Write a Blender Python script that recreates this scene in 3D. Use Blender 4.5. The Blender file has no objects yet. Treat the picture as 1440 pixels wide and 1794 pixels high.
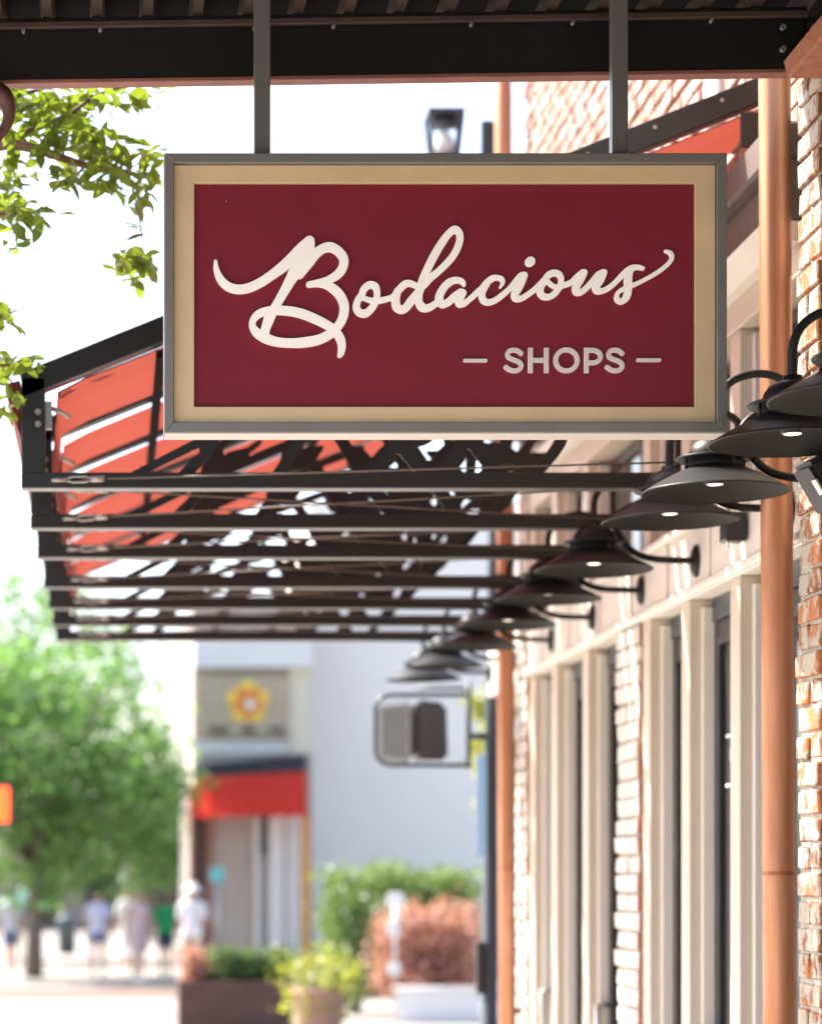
import bpy, bmesh, math, random
import numpy as np
from mathutils import Vector, Matrix
random.seed(7)
R = math.radians
sc = bpy.context.scene
C = sc.collection

# ------------------------------------------------------------------ camera, sky, sun, exposure
CZ = 1.9                                   # eye height
cam_d = bpy.data.cameras.new('camera')
cam = bpy.data.objects.new('camera', cam_d); C.objects.link(cam)
cam.location = (0, 0, CZ); cam.rotation_euler = (R(90), 0, 0)
cam_d.sensor_fit = 'VERTICAL'; cam_d.sensor_height = 36; cam_d.sensor_width = 28.9
cam_d.lens = 85
cam_d.shift_x = (720-195)/1794; cam_d.shift_y = (1542-897)/1794
cam_d.clip_start = 0.05; cam_d.clip_end = 900
cam_d.dof.use_dof = True; cam_d.dof.focus_distance = 6.52; cam_d.dof.aperture_fstop = 2.2
sc.camera = cam

w = bpy.data.worlds.new('World'); sc.world = w; w.use_nodes = True
SUN = Vector((-0.60, 0.42, 0.82)).normalized()          # towards the sun
sky = w.node_tree.nodes.new('ShaderNodeTexSky'); sky.sky_type = 'NISHITA'; sky.sun_disc = False
sky.sun_elevation = math.asin(SUN.z); sky.sun_rotation = math.atan2(SUN.x, SUN.y)
sky.air_density = .9; sky.dust_density = 3.6; sky.ozone_density = .9
bg = w.node_tree.nodes['Background']; bg.inputs['Strength'].default_value = 0.15
w.node_tree.links.new(sky.outputs[0], bg.inputs[0])
sl = bpy.data.lights.new('sun', 'SUN'); sl.energy = 4.2; sl.angle = R(0.5); sl.color = (1.0, .95, .87)
so = bpy.data.objects.new('sun', sl); C.objects.link(so)
so.rotation_euler = (-SUN).to_track_quat('-Z', 'Y').to_euler(); so.location = (-6, 4, 12)
sc.view_settings.view_transform = 'Standard'; sc.view_settings.look = 'None'
sc.view_settings.exposure = 1.85; sc.view_settings.gamma = 1
sc.cycles.use_denoising = True
sc.cycles.max_bounces = 8; sc.cycles.sample_clamp_indirect = 8

FP = 85/36*1794                             # focal length in photograph pixels
def X(px, Y): return (px-195)*Y/FP
def Z(py, Y): return CZ+(1542-py)*Y/FP
def P(px, py, Y): return Vector((X(px, Y), Y, Z(py, Y)))

# ------------------------------------------------------------------ materials
MATS = {}
def mat(name, col, rough=.6, metal=0.0, var=0.0, vscale=8.0, bump=0.0, bscale=60.0, col2=None, rnd=0.0, spec=.5, streak=None):
    m = bpy.data.materials.new(name); m.use_nodes = True; MATS[name] = m
    nt = m.node_tree; b = nt.nodes['Principled BSDF']; L = nt.links.new
    b.inputs['Roughness'].default_value = rough; b.inputs['Metallic'].default_value = metal
    b.inputs['Specular IOR Level'].default_value = spec
    c4 = (*col, 1)
    b.inputs['Base Color'].default_value = c4
    out = None
    if var or col2 or rnd or bump:
        tc = nt.nodes.new('ShaderNodeTexCoord')
        mp = nt.nodes.new('ShaderNodeMapping'); L(tc.outputs['Object'], mp.inputs[0])
        if streak: mp.inputs['Scale'].default_value = streak
    if var or col2:
        n = nt.nodes.new('ShaderNodeTexNoise'); n.inputs['Scale'].default_value = vscale
        n.inputs['Detail'].default_value = 6; n.inputs['Roughness'].default_value = .6
        L(mp.outputs[0], n.inputs['Vector'])
        r = nt.nodes.new('ShaderNodeMapRange'); r.inputs[1].default_value = .3; r.inputs[2].default_value = .7
        L(n.outputs['Fac'], r.inputs[0])
        mx = nt.nodes.new('ShaderNodeMix'); mx.data_type = 'RGBA'
        d = col2 if col2 else tuple(max(0, c*(1-var)) for c in col)
        mx.inputs[6].default_value = c4; mx.inputs[7].default_value = (*d, 1)
        L(r.outputs[0], mx.inputs[0]); out = mx.outputs[2]
        rr = nt.nodes.new('ShaderNodeMapRange'); rr.inputs[3].default_value = max(.03, rough-.08); rr.inputs[4].default_value = min(1, rough+.1)
        L(n.outputs['Fac'], rr.inputs[0]); L(rr.outputs[0], b.inputs['Roughness'])
    if rnd:
        oi = nt.nodes.new('ShaderNodeObjectInfo')
        hs = nt.nodes.new('ShaderNodeHueSaturation')
        mr = nt.nodes.new('ShaderNodeMapRange'); mr.inputs[3].default_value = 1-rnd; mr.inputs[4].default_value = 1+rnd
        L(oi.outputs['Random'], mr.inputs[0]); L(mr.outputs[0], hs.inputs['Value'])
        mh = nt.nodes.new('ShaderNodeMapRange'); mh.inputs[3].default_value = .5-.04*rnd; mh.inputs[4].default_value = .5+.04*rnd
        L(oi.outputs['Random'], mh.inputs[0]); L(mh.outputs[0], hs.inputs['Hue'])
        if out: L(out, hs.inputs['Color'])
        else: hs.inputs['Color'].default_value = c4
        out = hs.outputs[0]
    if out: L(out, b.inputs['Base Color'])
    if bump:
        n2 = nt.nodes.new('ShaderNodeTexNoise'); n2.inputs['Scale'].default_value = bscale; n2.inputs['Detail'].default_value = 5
        L(mp.outputs[0], n2.inputs['Vector'])
        bp = nt.nodes.new('ShaderNodeBump'); bp.inputs['Strength'].default_value = bump; bp.inputs['Distance'].default_value = .01
        L(n2.outputs['Fac'], bp.inputs['Height']); L(bp.outputs[0], b.inputs['Normal'])
    return m
def emit(name, col, s):
    m = bpy.data.materials.new(name); m.use_nodes = True
    b = m.node_tree.nodes['Principled BSDF']; b.inputs['Base Color'].default_value = (*col, 1)
    b.inputs['Emission Color'].default_value = (*col, 1); b.inputs['Emission Strength'].default_value = s
    MATS[name] = m; return m
def leafmat(name, col, col2, trans=.5, vscale=1.5):
    m = bpy.data.materials.new(name); m.use_nodes = True; MATS[name] = m
    nt = m.node_tree; L = nt.links.new
    for n in list(nt.nodes): nt.nodes.remove(n)
    o = nt.nodes.new('ShaderNodeOutputMaterial')
    geo = nt.nodes.new('ShaderNodeNewGeometry')
    mx = nt.nodes.new('ShaderNodeMix'); mx.data_type = 'RGBA'
    mx.inputs[6].default_value = (*col, 1); mx.inputs[7].default_value = (*col2, 1)
    L(geo.outputs['Random Per Island'], mx.inputs[0])
    d = nt.nodes.new('ShaderNodeBsdfPrincipled'); d.inputs['Roughness'].default_value = .45
    t = nt.nodes.new('ShaderNodeBsdfTranslucent')
    g = nt.nodes.new('ShaderNodeMix'); g.data_type = 'RGBA'; g.inputs[0].default_value = .5
    L(mx.outputs[2], g.inputs[6]); g.inputs[7].default_value = (min(1, col[0]*3.2), min(1, col[1]*2.6), col[2]*.8, 1)
    L(mx.outputs[2], d.inputs['Base Color']); L(g.outputs[2], t.inputs[0])
    s = nt.nodes.new('ShaderNodeMixShader'); s.inputs[0].default_value = trans
    L(d.outputs[0], s.inputs[1]); L(t.outputs[0], s.inputs[2]); L(s.outputs[0], o.inputs[0])
    return m
def fabric(name, col, trans=.5):
    m = bpy.data.materials.new(name); m.use_nodes = True; MATS[name] = m
    nt = m.node_tree; L = nt.links.new
    for n in list(nt.nodes): nt.nodes.remove(n)
    o = nt.nodes.new('ShaderNodeOutputMaterial')
    tc = nt.nodes.new('ShaderNodeTexCoord'); n = nt.nodes.new('ShaderNodeTexNoise'); n.inputs['Scale'].default_value = 3.0; n.inputs['Detail'].default_value = 1
    mp = nt.nodes.new('ShaderNodeMapping'); mp.inputs['Scale'].default_value = (.15, 9, .15); L(tc.outputs['Object'], mp.inputs[0]); L(mp.outputs[0], n.inputs[0])
    mx = nt.nodes.new('ShaderNodeMix'); mx.data_type = 'RGBA'
    mx.inputs[6].default_value = (*col, 1); mx.inputs[7].default_value = (col[0]*.8, col[1]*.65, col[2]*.65, 1); L(n.outputs[0], mx.inputs[0])
    d = nt.nodes.new('ShaderNodeBsdfPrincipled'); d.inputs['Roughness'].default_value = .8
    t = nt.nodes.new('ShaderNodeBsdfTranslucent')
    L(mx.outputs[2], d.inputs['Base Color']); L(mx.outputs[2], t.inputs[0])
    s = nt.nodes.new('ShaderNodeMixShader'); s.inputs[0].default_value = trans
    L(d.outputs[0], s.inputs[1]); L(t.outputs[0], s.inputs[2]); L(s.outputs[0], o.inputs[0])
    return m
def brickmat(name, c1, c2, patch_col, amount, rnd=.3):
    """fired brick with pale patches, more of them on the face turned to the street"""
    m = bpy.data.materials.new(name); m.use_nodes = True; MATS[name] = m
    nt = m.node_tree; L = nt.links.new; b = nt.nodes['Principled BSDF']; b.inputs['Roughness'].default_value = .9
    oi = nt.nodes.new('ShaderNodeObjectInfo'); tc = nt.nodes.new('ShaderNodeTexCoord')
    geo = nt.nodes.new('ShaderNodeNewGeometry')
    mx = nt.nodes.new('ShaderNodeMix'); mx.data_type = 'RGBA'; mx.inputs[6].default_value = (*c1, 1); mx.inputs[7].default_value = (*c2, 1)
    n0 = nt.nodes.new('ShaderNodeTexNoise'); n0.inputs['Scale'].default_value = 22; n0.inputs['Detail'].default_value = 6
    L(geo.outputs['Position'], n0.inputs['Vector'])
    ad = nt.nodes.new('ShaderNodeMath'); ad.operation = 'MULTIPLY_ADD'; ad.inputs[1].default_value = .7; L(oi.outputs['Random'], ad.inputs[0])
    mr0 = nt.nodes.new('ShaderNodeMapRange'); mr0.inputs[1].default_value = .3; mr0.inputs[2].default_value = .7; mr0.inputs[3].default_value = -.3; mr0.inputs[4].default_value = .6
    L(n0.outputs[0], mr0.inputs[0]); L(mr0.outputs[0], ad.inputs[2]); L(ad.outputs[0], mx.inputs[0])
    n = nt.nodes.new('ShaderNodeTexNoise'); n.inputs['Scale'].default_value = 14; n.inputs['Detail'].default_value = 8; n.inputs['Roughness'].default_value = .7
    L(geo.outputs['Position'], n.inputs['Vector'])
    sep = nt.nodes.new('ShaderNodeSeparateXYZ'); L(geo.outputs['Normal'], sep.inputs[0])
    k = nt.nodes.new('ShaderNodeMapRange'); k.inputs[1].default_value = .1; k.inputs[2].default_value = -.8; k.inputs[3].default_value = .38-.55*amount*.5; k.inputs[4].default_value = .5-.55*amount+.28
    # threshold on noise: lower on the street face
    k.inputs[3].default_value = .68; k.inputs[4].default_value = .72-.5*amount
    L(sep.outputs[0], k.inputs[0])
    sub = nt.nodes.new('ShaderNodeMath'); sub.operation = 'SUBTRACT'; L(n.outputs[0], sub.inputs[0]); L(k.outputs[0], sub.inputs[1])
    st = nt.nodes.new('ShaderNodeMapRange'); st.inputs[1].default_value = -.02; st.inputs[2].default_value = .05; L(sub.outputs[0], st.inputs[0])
    m2 = nt.nodes.new('ShaderNodeMix'); m2.data_type = 'RGBA'; L(st.outputs[0], m2.inputs[0]); L(mx.outputs[2], m2.inputs[6]); m2.inputs[7].default_value = (*patch_col, 1)
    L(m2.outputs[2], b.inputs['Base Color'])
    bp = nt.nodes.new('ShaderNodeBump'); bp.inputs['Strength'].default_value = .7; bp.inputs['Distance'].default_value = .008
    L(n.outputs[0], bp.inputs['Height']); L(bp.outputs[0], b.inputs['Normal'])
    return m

mat('maroon', (.165, .0105, .022), .5, var=.16, vscale=2.2, bump=.02, bscale=300, spec=.25)
mat('gold', (.60, .455, .275), .45, .2, var=.16, vscale=3, bump=.03, bscale=200)
mat('sign_frame', (.175, .168, .16), .42, .4, var=.12, vscale=6, bump=.02, bscale=150)
mat('rod_grey', (.13, .126, .122), .45, .4, var=.12, vscale=6)
mat('letter_cream', (.86, .835, .79), .5, var=.05, vscale=9, bump=.02, bscale=200)
mat('letter_silver', (.70, .64, .62), .35, .35, var=.22, vscale=14)
mat('black_steel', (.012, .0098, .009), .34, 0, var=.3, vscale=5, bump=.03, bscale=90)
mat('canopy_steel', (.0065, .0052, .005), .36, 0, var=.4, vscale=3, bump=.06, bscale=50)
mat('deck', (.055, .036, .027), .55, .2, var=.4, vscale=5)
mat('deck_black', (.006, .005, .005), .95, spec=.1)
mat('flange_bounce_pink', (.22, .085, .066), .5, 0, var=.3, vscale=7)
mat('lamp_black', (.011, .0113, .0125), .46, 0, var=.35, vscale=9, bump=.04, bscale=120, spec=.28)
mat('lamp_inside', (.011, .0105, .0103), .6, 0, var=.2, spec=.15)
mat('copper', (.52, .28, .17), .5, .9, vscale=3.0, bump=.10, bscale=9, streak=(4, 4, .6), col2=(.40, .17, .09))
mat('copper_band', (.33, .13, .065), .5, .6, var=.3, vscale=30)
mat('cream_paint', (.57, .49, .40), .45, var=.08, vscale=3, bump=.03, bscale=40)
mat('cream_light', (.70, .655, .585), .45, var=.06, vscale=3, bump=.03, bscale=40)
mat('cornice_dark', (.13, .10, .085), .6, var=.25, vscale=5)
mat('door_black', (.018, .017, .018), .35, var=.2)
mat('glass_dark', (.012, .013, .015), .06, spec=.6)
mat('steel', (.55, .53, .5), .3, .9, var=.1)
mat('fitting', (.30, .27, .25), .4, .8)
mat('cable', (.10, .075, .06), .55, .4)
mat('mortar_light', (.38, .33, .29), .95, var=.2, vscale=20, bump=.3, bscale=50)
mat('bracket_maroon', (.09, .030, .026), .5, var=.3)
mat('mortar', (.42, .38, .32), .95, var=.3, vscale=30, bump=.4, bscale=60)
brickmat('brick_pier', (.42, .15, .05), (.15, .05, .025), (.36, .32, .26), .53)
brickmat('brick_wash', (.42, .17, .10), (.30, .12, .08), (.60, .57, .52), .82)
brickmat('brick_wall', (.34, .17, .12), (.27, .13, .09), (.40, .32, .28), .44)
mat('terracotta', (.34, .13, .07), .85, var=.35, vscale=30, bump=.5, bscale=70)
fabric('awning_red', (.215, .044, .029), .5)
mat('bolt', (.35, .32, .3), .35, .8)
mat('slate', (.055, .065, .08), .4, .2, var=.2)
mat('bark', (.20, .16, .13), .9, var=.4, vscale=20, bump=.5, bscale=40)
mat('twig', (.16, .08, .05), .8)
leafmat('leaf_near', (.06, .10, .018), (.17, .20, .02), .66)
leafmat('leaf_far', (.06, .15, .055), (.19, .30, .09), .5)
leafmat('leaf_lime', (.20, .25, .04), (.34, .34, .06), .4)
leafmat('leaf_dark', (.05, .10, .03), (.11, .18, .05), .4)
leafmat('leaf_hedge', (.08, .15, .04), (.17, .24, .07), .4)
leafmat('leaf_pink', (.46, .22, .20), (.34, .15, .12), .25)
mat('pavement_light', (.50, .45, .40), .85, var=.15, vscale=1.2, bump=.2, bscale=20)
mat('plaza_stone', (.27, .243, .217), .85, var=.15, vscale=.5, bump=.2, bscale=8)
mat('pavers_pink', (.17, .105, .085), .85, var=.2, vscale=2, bump=.2, bscale=15)
mat('asphalt', (.09, .088, .085), .9, var=.2, vscale=2, bump=.2, bscale=60)
mat('stucco_pale', (.92, .87, .79), .9, var=.07, vscale=.35, bump=.1, bscale=30)
mat('stucco_cream', (.72, .65, .50), .85, var=.06, vscale=1)
mat('taupe', (.36, .28, .23), .8, var=.2, vscale=1)
mat('taupe_light', (.52, .44, .39), .8, var=.15, vscale=1)
mat('brick_far', (.33, .16, .12), .9, var=.3, vscale=6)
mat('bounce_strip_paint', (.40, .37, .34), .5)
mat('white_paint', (.78, .76, .73), .6, var=.05)
mat('awning_black', (.018, .02, .026), .7)
fabric('awning_scarlet', (.80, .055, .035), .4)
mat('amber_post', (.75, .34, .06), .5, .2)
mat('sign_tan', (.50, .40, .28), .6, var=.2, vscale=4)
mat('petal_yellow', (.85, .60, .09), .5); mat('petal_orange', (.75, .25, .04), .5)
mat('ink', (.06, .045, .035), .7)
mat('planter_brown', (.10, .045, .035), .7, var=.3, vscale=4)
mat('pot_tan', (.34, .20, .15), .8, var=.2)
mat('bin_blue', (.035, .06, .08), .5)
mat('umbrella_teal', (.06, .16, .15), .8)
mat('turquoise', (.16, .55, .50), .5)
mat('skin', (.48, .29, .21), .55); mat('hair_dark', (.05, .032, .022), .6); mat('hair_fair', (.34, .22, .12), .6)
mat('cloth_white', (.76, .74, .74), .9); mat('cloth_lilac', (.62, .60, .72), .9); mat('cloth_pink', (.62, .44, .42), .9)
mat('cloth_green', (.02, .30, .10), .9); mat('cloth_navy', (.02, .025, .05), .9); mat('denim', (.10, .14, .24), .9); mat('cloth_tan', (.55, .47, .36), .9)
mat('brown_panel', (.055, .042, .038), .5, var=.15); mat('skylit_panel', (.20, .205, .21), .4, .3, var=.1)
mat('blue_banner', (.30, .50, .75), .6)
emit('bulb_glow', (1.0, .88, .68), .7)
emit('signal_orange', (1.0, .085, .012), .9)

# ------------------------------------------------------------------ helpers
WORLD = {}
def wloc(o): return WORLD.get(o.name, Vector((0, 0, 0))) if o else Vector((0, 0, 0))
def props(o, label=None, cat=None, group=None, kind=None):
    if label: o['label'] = label
    if cat: o['category'] = cat
    if group: o['group'] = group
    if kind: o['kind'] = kind
    return o
def empty(name, loc, label=None, cat=None, group=None, parent=None):
    o = bpy.data.objects.new(name, None); C.objects.link(o); o.empty_display_size = .1
    loc = Vector(loc); o.location = loc-wloc(parent); o.parent = parent; WORLD[o.name] = loc
    return props(o, label, cat, group)
class MB:
    def __init__(s): s.v = []; s.f = []; s.smooth = []
    def add(s, vs, fs, sm=False):
        n = len(s.v); s.v += [tuple(p) for p in vs]; s.f += [tuple(i+n for i in f) for f in fs]; s.smooth += [sm]*len(fs); return s
    def box(s, x0, x1, y0, y1, z0, z1):
        return s.add([(x0,y0,z0),(x1,y0,z0),(x1,y1,z0),(x0,y1,z0),(x0,y0,z1),(x1,y0,z1),(x1,y1,z1),(x0,y1,z1)],
                     [(0,3,2,1),(4,5,6,7),(0,1,5,4),(1,2,6,5),(2,3,7,6),(3,0,4,7)])
    def hexa(s, a, b):   # two quads (lists of 4 points), a below b
        return s.add(list(a)+list(b), [(0,3,2,1),(4,5,6,7),(0,1,5,4),(1,2,6,5),(2,3,7,6),(3,0,4,7)])
    def bar(s, p, q, wdt, hgt, up=(0,0,1)):
        p = Vector(p); q = Vector(q); d = (q-p).normalized(); u = Vector(up)
        sd = d.cross(u).normalized()*(wdt/2); u2 = sd.normalized().cross(d).normalized()*(hgt/2)
        return s.hexa([p-sd-u2, p+sd-u2, q+sd-u2, q-sd-u2], [p-sd+u2, p+sd+u2, q+sd+u2, q-sd+u2])
    def tube(s, pts, r, n=10, cap=True):
        pts = [Vector(p) for p in pts]; m = len(pts); rs = r if isinstance(r, (list, tuple)) else [r]*m
        vs = []; fs = []; ref = None
        for i, p in enumerate(pts):
            d = (pts[min(i+1, m-1)]-pts[max(i-1, 0)]).normalized()
            if ref is None: ref = d.orthogonal().normalized()
            ref = (ref-d*ref.dot(d))
            ref = ref.normalized() if ref.length > 1e-6 else d.orthogonal().normalized()
            b = d.cross(ref)
            for k in range(n):
                a = 2*math.pi*k/n; vs.append(p+(ref*math.cos(a)+b*math.sin(a))*rs[i])
        for i in range(m-1):
            for k in range(n):
                fs.append((i*n+k, i*n+(k+1) % n, (i+1)*n+(k+1) % n, (i+1)*n+k))
        s.add(vs, fs, True)
        if cap:
            n0 = len(s.v)-len(vs)
            s.f.append(tuple(n0+k for k in range(n-1, -1, -1))); s.smooth.append(False)
            s.f.append(tuple(n0+(m-1)*n+k for k in range(n))); s.smooth.append(False)
        return s
    def lathe(s, c, prof, n=32, sm=True):   # prof: (r, z)
        c = Vector(c); vs = []; fs = []
        for r, z in prof:
            for k in range(n):
                a = 2*math.pi*k/n; vs.append(c+Vector((r*math.cos(a), r*math.sin(a), z)))
        for i in range(len(prof)-1):
            for k in range(n):
                fs.append((i*n+k, i*n+(k+1) % n, (i+1)*n+(k+1) % n, (i+1)*n+k))
        return s.add(vs, fs, sm)
    def prism(s, poly, axis, a0, a1):       # poly of 2D points, extruded along axis 'x','y','z'
        n = len(poly)
        def p3(u, v, a): return {'x': (a, u, v), 'y': (u, a, v), 'z': (u, v, a)}[axis]
        vs = [p3(u, v, a0) for u, v in poly]+[p3(u, v, a1) for u, v in poly]
        fs = [tuple(range(n)), tuple(range(2*n-1, n-1, -1))]+[(i, (i+1) % n, n+(i+1) % n, n+i)[::-1] for i in range(n)]
        return s.add(vs, fs)
    def build(s, name, m, parent=None, bevel=0, label=None, cat=None, group=None, kind=None, seg=1):
        a = np.array(s.v); lo = a.min(0); hi = a.max(0)
        org = Vector(((lo[0]+hi[0])/2, (lo[1]+hi[1])/2, lo[2]))
        me = bpy.data.meshes.new(name); me.from_pydata((a-np.array(org)).tolist(), [], s.f)
        me.polygons.foreach_set('use_smooth', s.smooth)
        bm = bmesh.new(); bm.from_mesh(me); bmesh.ops.recalc_face_normals(bm, faces=bm.faces)
        if bevel: bmesh.ops.bevel(bm, geom=bm.edges[:], offset=bevel, segments=seg, affect='EDGES', clamp_overlap=True)
        bm.to_mesh(me); bm.free()
        for x in (m if isinstance(m, list) else [m]): me.materials.append(MATS[x])
        o = bpy.data.objects.new(name, me); C.objects.link(o)
        o.location = org-wloc(parent); o.parent = parent; WORLD[o.name] = org
        return props(o, label, cat, group, kind)
def raw(name, vs, fs, m, parent=None, **k):
    b = MB(); b.add(vs, fs); return b.build(name, m, parent, **k)
def link_copy(o, parent, loc):              # copy one object (shared mesh) to a world place
    c = o.copy(); C.objects.link(c); c.parent = parent; c.location = Vector(loc)-wloc(parent); WORLD[c.name] = Vector(loc); return c
def copy_tree(o, delta, parent=None):
    c = o.copy(); C.objects.link(c); W = wloc(o)+Vector(delta); c.parent = parent; c.location = W-wloc(parent); WORLD[c.name] = W
    for ch in list(o.children): copy_tree(ch, delta, c)
    return c
def arc(c, r, a0, a1, n=10):
    return [(c[0]+r*math.cos(R(a0+(a1-a0)*i/n)), c[1]+r*math.sin(R(a0+(a1-a0)*i/n))) for i in range(n+1)]
def smooth_path(pts, sub=6):                # Catmull-Rom
    pts = [np.array(p, float) for p in pts]; out = []
    for i in range(len(pts)-1):
        p0 = pts[max(i-1, 0)]; p1 = pts[i]; p2 = pts[i+1]; p3 = pts[min(i+2, len(pts)-1)]
        for k in range(sub):
            t = k/sub
            out.append(.5*((2*p1)+(-p0+p2)*t+(2*p0-5*p1+4*p2-p3)*t*t+(-p0+3*p1-3*p2+p3)*t**3))
    out.append(pts[-1]); return out

def sdf_mesh(strokes, step, inset=0.0, box=None, extra=None):
    """strokes: lists of (x, y, r); returns 2-D verts, quads and boundary edges of their union, outline snapped to the contour"""
    segs = []
    for st in strokes:
        q = smooth_path(st, 5) if len(st) > 2 else [np.array(p, float) for p in st]
        segs += [(q[i], q[i+1]) for i in range(len(q)-1)]
    allp = np.array([p for s_ in segs for p in s_])
    x0, y0 = (allp[:, 0]-allp[:, 2]).min()-3*step, (allp[:, 1]-allp[:, 2]).min()-3*step
    x1, y1 = (allp[:, 0]+allp[:, 2]).max()+3*step, (allp[:, 1]+allp[:, 2]).max()+3*step
    nx, ny = int((x1-x0)/step)+1, int((y1-y0)/step)+1
    D = np.full((ny, nx), 1e3)
    gx = x0+np.arange(nx)*step; gy = y0+np.arange(ny)*step
    for a, b in segs:
        rm = max(a[2], b[2])+4*step
        i0 = max(0, int((min(a[0], b[0])-rm-x0)/step)); i1 = min(nx, int((max(a[0], b[0])+rm-x0)/step)+2)
        j0 = max(0, int((min(a[1], b[1])-rm-y0)/step)); j1 = min(ny, int((max(a[1], b[1])+rm-y0)/step)+2)
        U, V = np.meshgrid(gx[i0:i1], gy[j0:j1])
        dx, dy = b[0]-a[0], b[1]-a[1]; l2 = dx*dx+dy*dy+1e-12
        t = np.clip(((U-a[0])*dx+(V-a[1])*dy)/l2, 0, 1)
        d = np.hypot(U-a[0]-t*dx, V-a[1]-t*dy)-(a[2]+(b[2]-a[2])*t)
        D[j0:j1, i0:i1] = np.minimum(D[j0:j1, i0:i1], d)
    D = np.minimum(D, 4*step)
    if extra is not None:
        U, V = np.meshgrid(gx, gy); D = extra(U, V, D)
    D = D+inset
    cell = (D[:-1, :-1]+D[1:, :-1]+D[:-1, 1:]+D[1:, 1:])/4 < 0
    GX, GY = np.gradient(D, step, axis=1), np.gradient(D, step, axis=0)
    idx = -np.ones((ny, nx), int); vs = []; fs = []; cnt = {}
    for j, i in zip(*np.nonzero(cell)):
        q = []
        for jj, ii in ((j, i), (j, i+1), (j+1, i+1), (j+1, i)):
            if idx[jj, ii] < 0: idx[jj, ii] = len(vs); vs.append((jj, ii))
            q.append(idx[jj, ii])
        fs.append(tuple(int(k) for k in q))
        for k in range(4):
            e = (q[k], q[(k+1) % 4]); cnt[e] = 1
    bnd = [e for e in cnt if (e[1], e[0]) not in cnt]
    onb = set(k for e in bnd for k in e)
    out = []; nrm = []
    for k, (j, i) in enumerate(vs):
        x, y = gx[i], gy[j]; g = np.array([GX[j, i], GY[j, i]]); gl = np.hypot(*g)+1e-9
        if k in onb and gl > .3:
            dd = np.clip(D[j, i]/gl, -1.2*step, 1.2*step); x -= dd*g[0]/gl; y -= dd*g[1]/gl
        out.append((x, y)); nrm.append(g/gl)
    return out, fs, bnd, nrm
def solid(strokes, step, depth, place, bevel=0.0, extra=None):
    """raised flat piece: front cap, chamfer and wall. place(x, y, d) -> world point, d = height off the board"""
    vs, fs, bnd, nrm = sdf_mesh(strokes, step, bevel, extra=extra)
    mb = MB(); n = len(vs)
    V = [place(x, y, depth) for x, y in vs]; F = list(fs); ring = {}
    for a, b in bnd:
        for k in (a, b):
            if k not in ring:
                x, y = vs[k]; x2, y2 = x+nrm[k][0]*bevel, y+nrm[k][1]*bevel
                ring[k] = len(V); V.append(place(x2, y2, depth-(abs(place(1, 0, 0)[0]-place(0, 0, 0)[0])*bevel*.8 if bevel else 0))); V.append(place(x2, y2, 0))
        if bevel: F.append((b, a, ring[a], ring[b]))
        F.append((ring[b], ring[a], ring[a]+1, ring[b]+1) if bevel else (b, a, ring[a]+1, ring[b]+1))
    mb.add(V, F); return mb

# ------------------------------------------------------------------ ground
YS = 6.5                                    # the sign hangs this far down the pavement
MB().add([(-300,-60,0),(300,-60,0),(300,700,0),(-300,700,0)], [(0,1,2,3)]).build('ground', 'asphalt', kind='structure')
pav = MB().box(-2.2, 2.6, -8, 26, -.1, .13); pav.build('pavement', 'pavement_light', kind='structure', bevel=.01)
MB().box(-2.35, -2.205, -8, 26, -.1, .12).build('kerb', 'pavement_light', kind='structure', bevel=.02)
MB().add([(-40,26.2,.004),(40,26.2,.004),(40,120,.004),(-40,120,.004)], [(0,1,2,3)]).build('plaza', 'plaza_stone', kind='structure')
for y0, y1 in ((32.6, 33.0), (34.2, 34.5), (38.5, 42.5), (56, 58)):
    MB().add([(-12,y0,.008),(12,y0,.008),(12,y1,.008),(-12,y1,.008)], [(0,1,2,3)]).build('paver_band', 'pavers_pink', kind='structure')
MB().add([(-40,-8,.004),(-2.36,-8,.004),(-2.36,26.1,.004),(-40,26.1,.004)], [(0,1,2,3)]).build('street', 'pavement_light', kind='structure')

# ------------------------------------------------------------------ brick shop building on the right
bld = empty('brick_building', (3.5, 4, 0), 'brick shop building with cream storefront frames under the red awning', 'building')
MB().box(2.32, 7, -4, 12.7, 0, 8.5).build('inner_wall', 'cornice_dark', bld)
MB().box(2.185, 2.318, 7.35, 12.75, 4.27, 8.5).build('upper_wall', 'mortar_light', bld)
MB().box(2.185, 2.318, -4, 7.3, .0, 8.5).build('near_wall', 'mortar', bld)
def brick_mesh(name, lx, ly, lz, seed):
    rd = random.Random(seed); mb = MB().box(-lx/2, lx/2, -ly/2, ly/2, 0, lz)
    mb.v = [(x+rd.uniform(-.004, .004), y+rd.uniform(-.005, .005), z+rd.uniform(-.004, .004)) for x, y, z in mb.v]
    return mb
uw = [o for o in bld.children if o.name.startswith('upper_wall')][0]
protos = {}
def put_brick(part, m, c, lx, ly, lz):
    key = (m, round(lx, 3), round(ly, 3), round(lz, 3), random.randrange(3))
    if key not in protos:
        o = brick_mesh('brick', lx, ly, lz, hash(key[1:]) % 1000).build('brick', m, part, bevel=.005)
        protos[key] = o
        o.location = Vector(c)-wloc(part); WORLD[o.name] = Vector(c)
    else: o = link_copy(protos[key], part, c)
    o.rotation_euler.z = random.uniform(-.03, .03)
    return o
BL, BH, BJ = .20, .066, .012
cands = []
for k in range(int((8.4-4.28)/(BH+BJ))):
    z = 4.28+k*(BH+BJ); off = (k % 2)*(BL+BJ)/2
    for j in range(27):
        y = 7.42+off+j*(BL+BJ)+BL/2
        if y > 12.68: continue
        px = 195+2.17*FP/y; py = 1542-(z-CZ)*FP/y
        seen = 900 < px < 1345 and 105 < py < 345 and not (300 < py and px < 1270)
        win = (8.55 < y < 8.75) or (10.3 < y < 10.42)
        cands.append((seen and not win, y, z))
vis = [c for c in cands if c[0]]; vis.sort(key=lambda c: c[1]); near = vis[:300]
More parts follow.
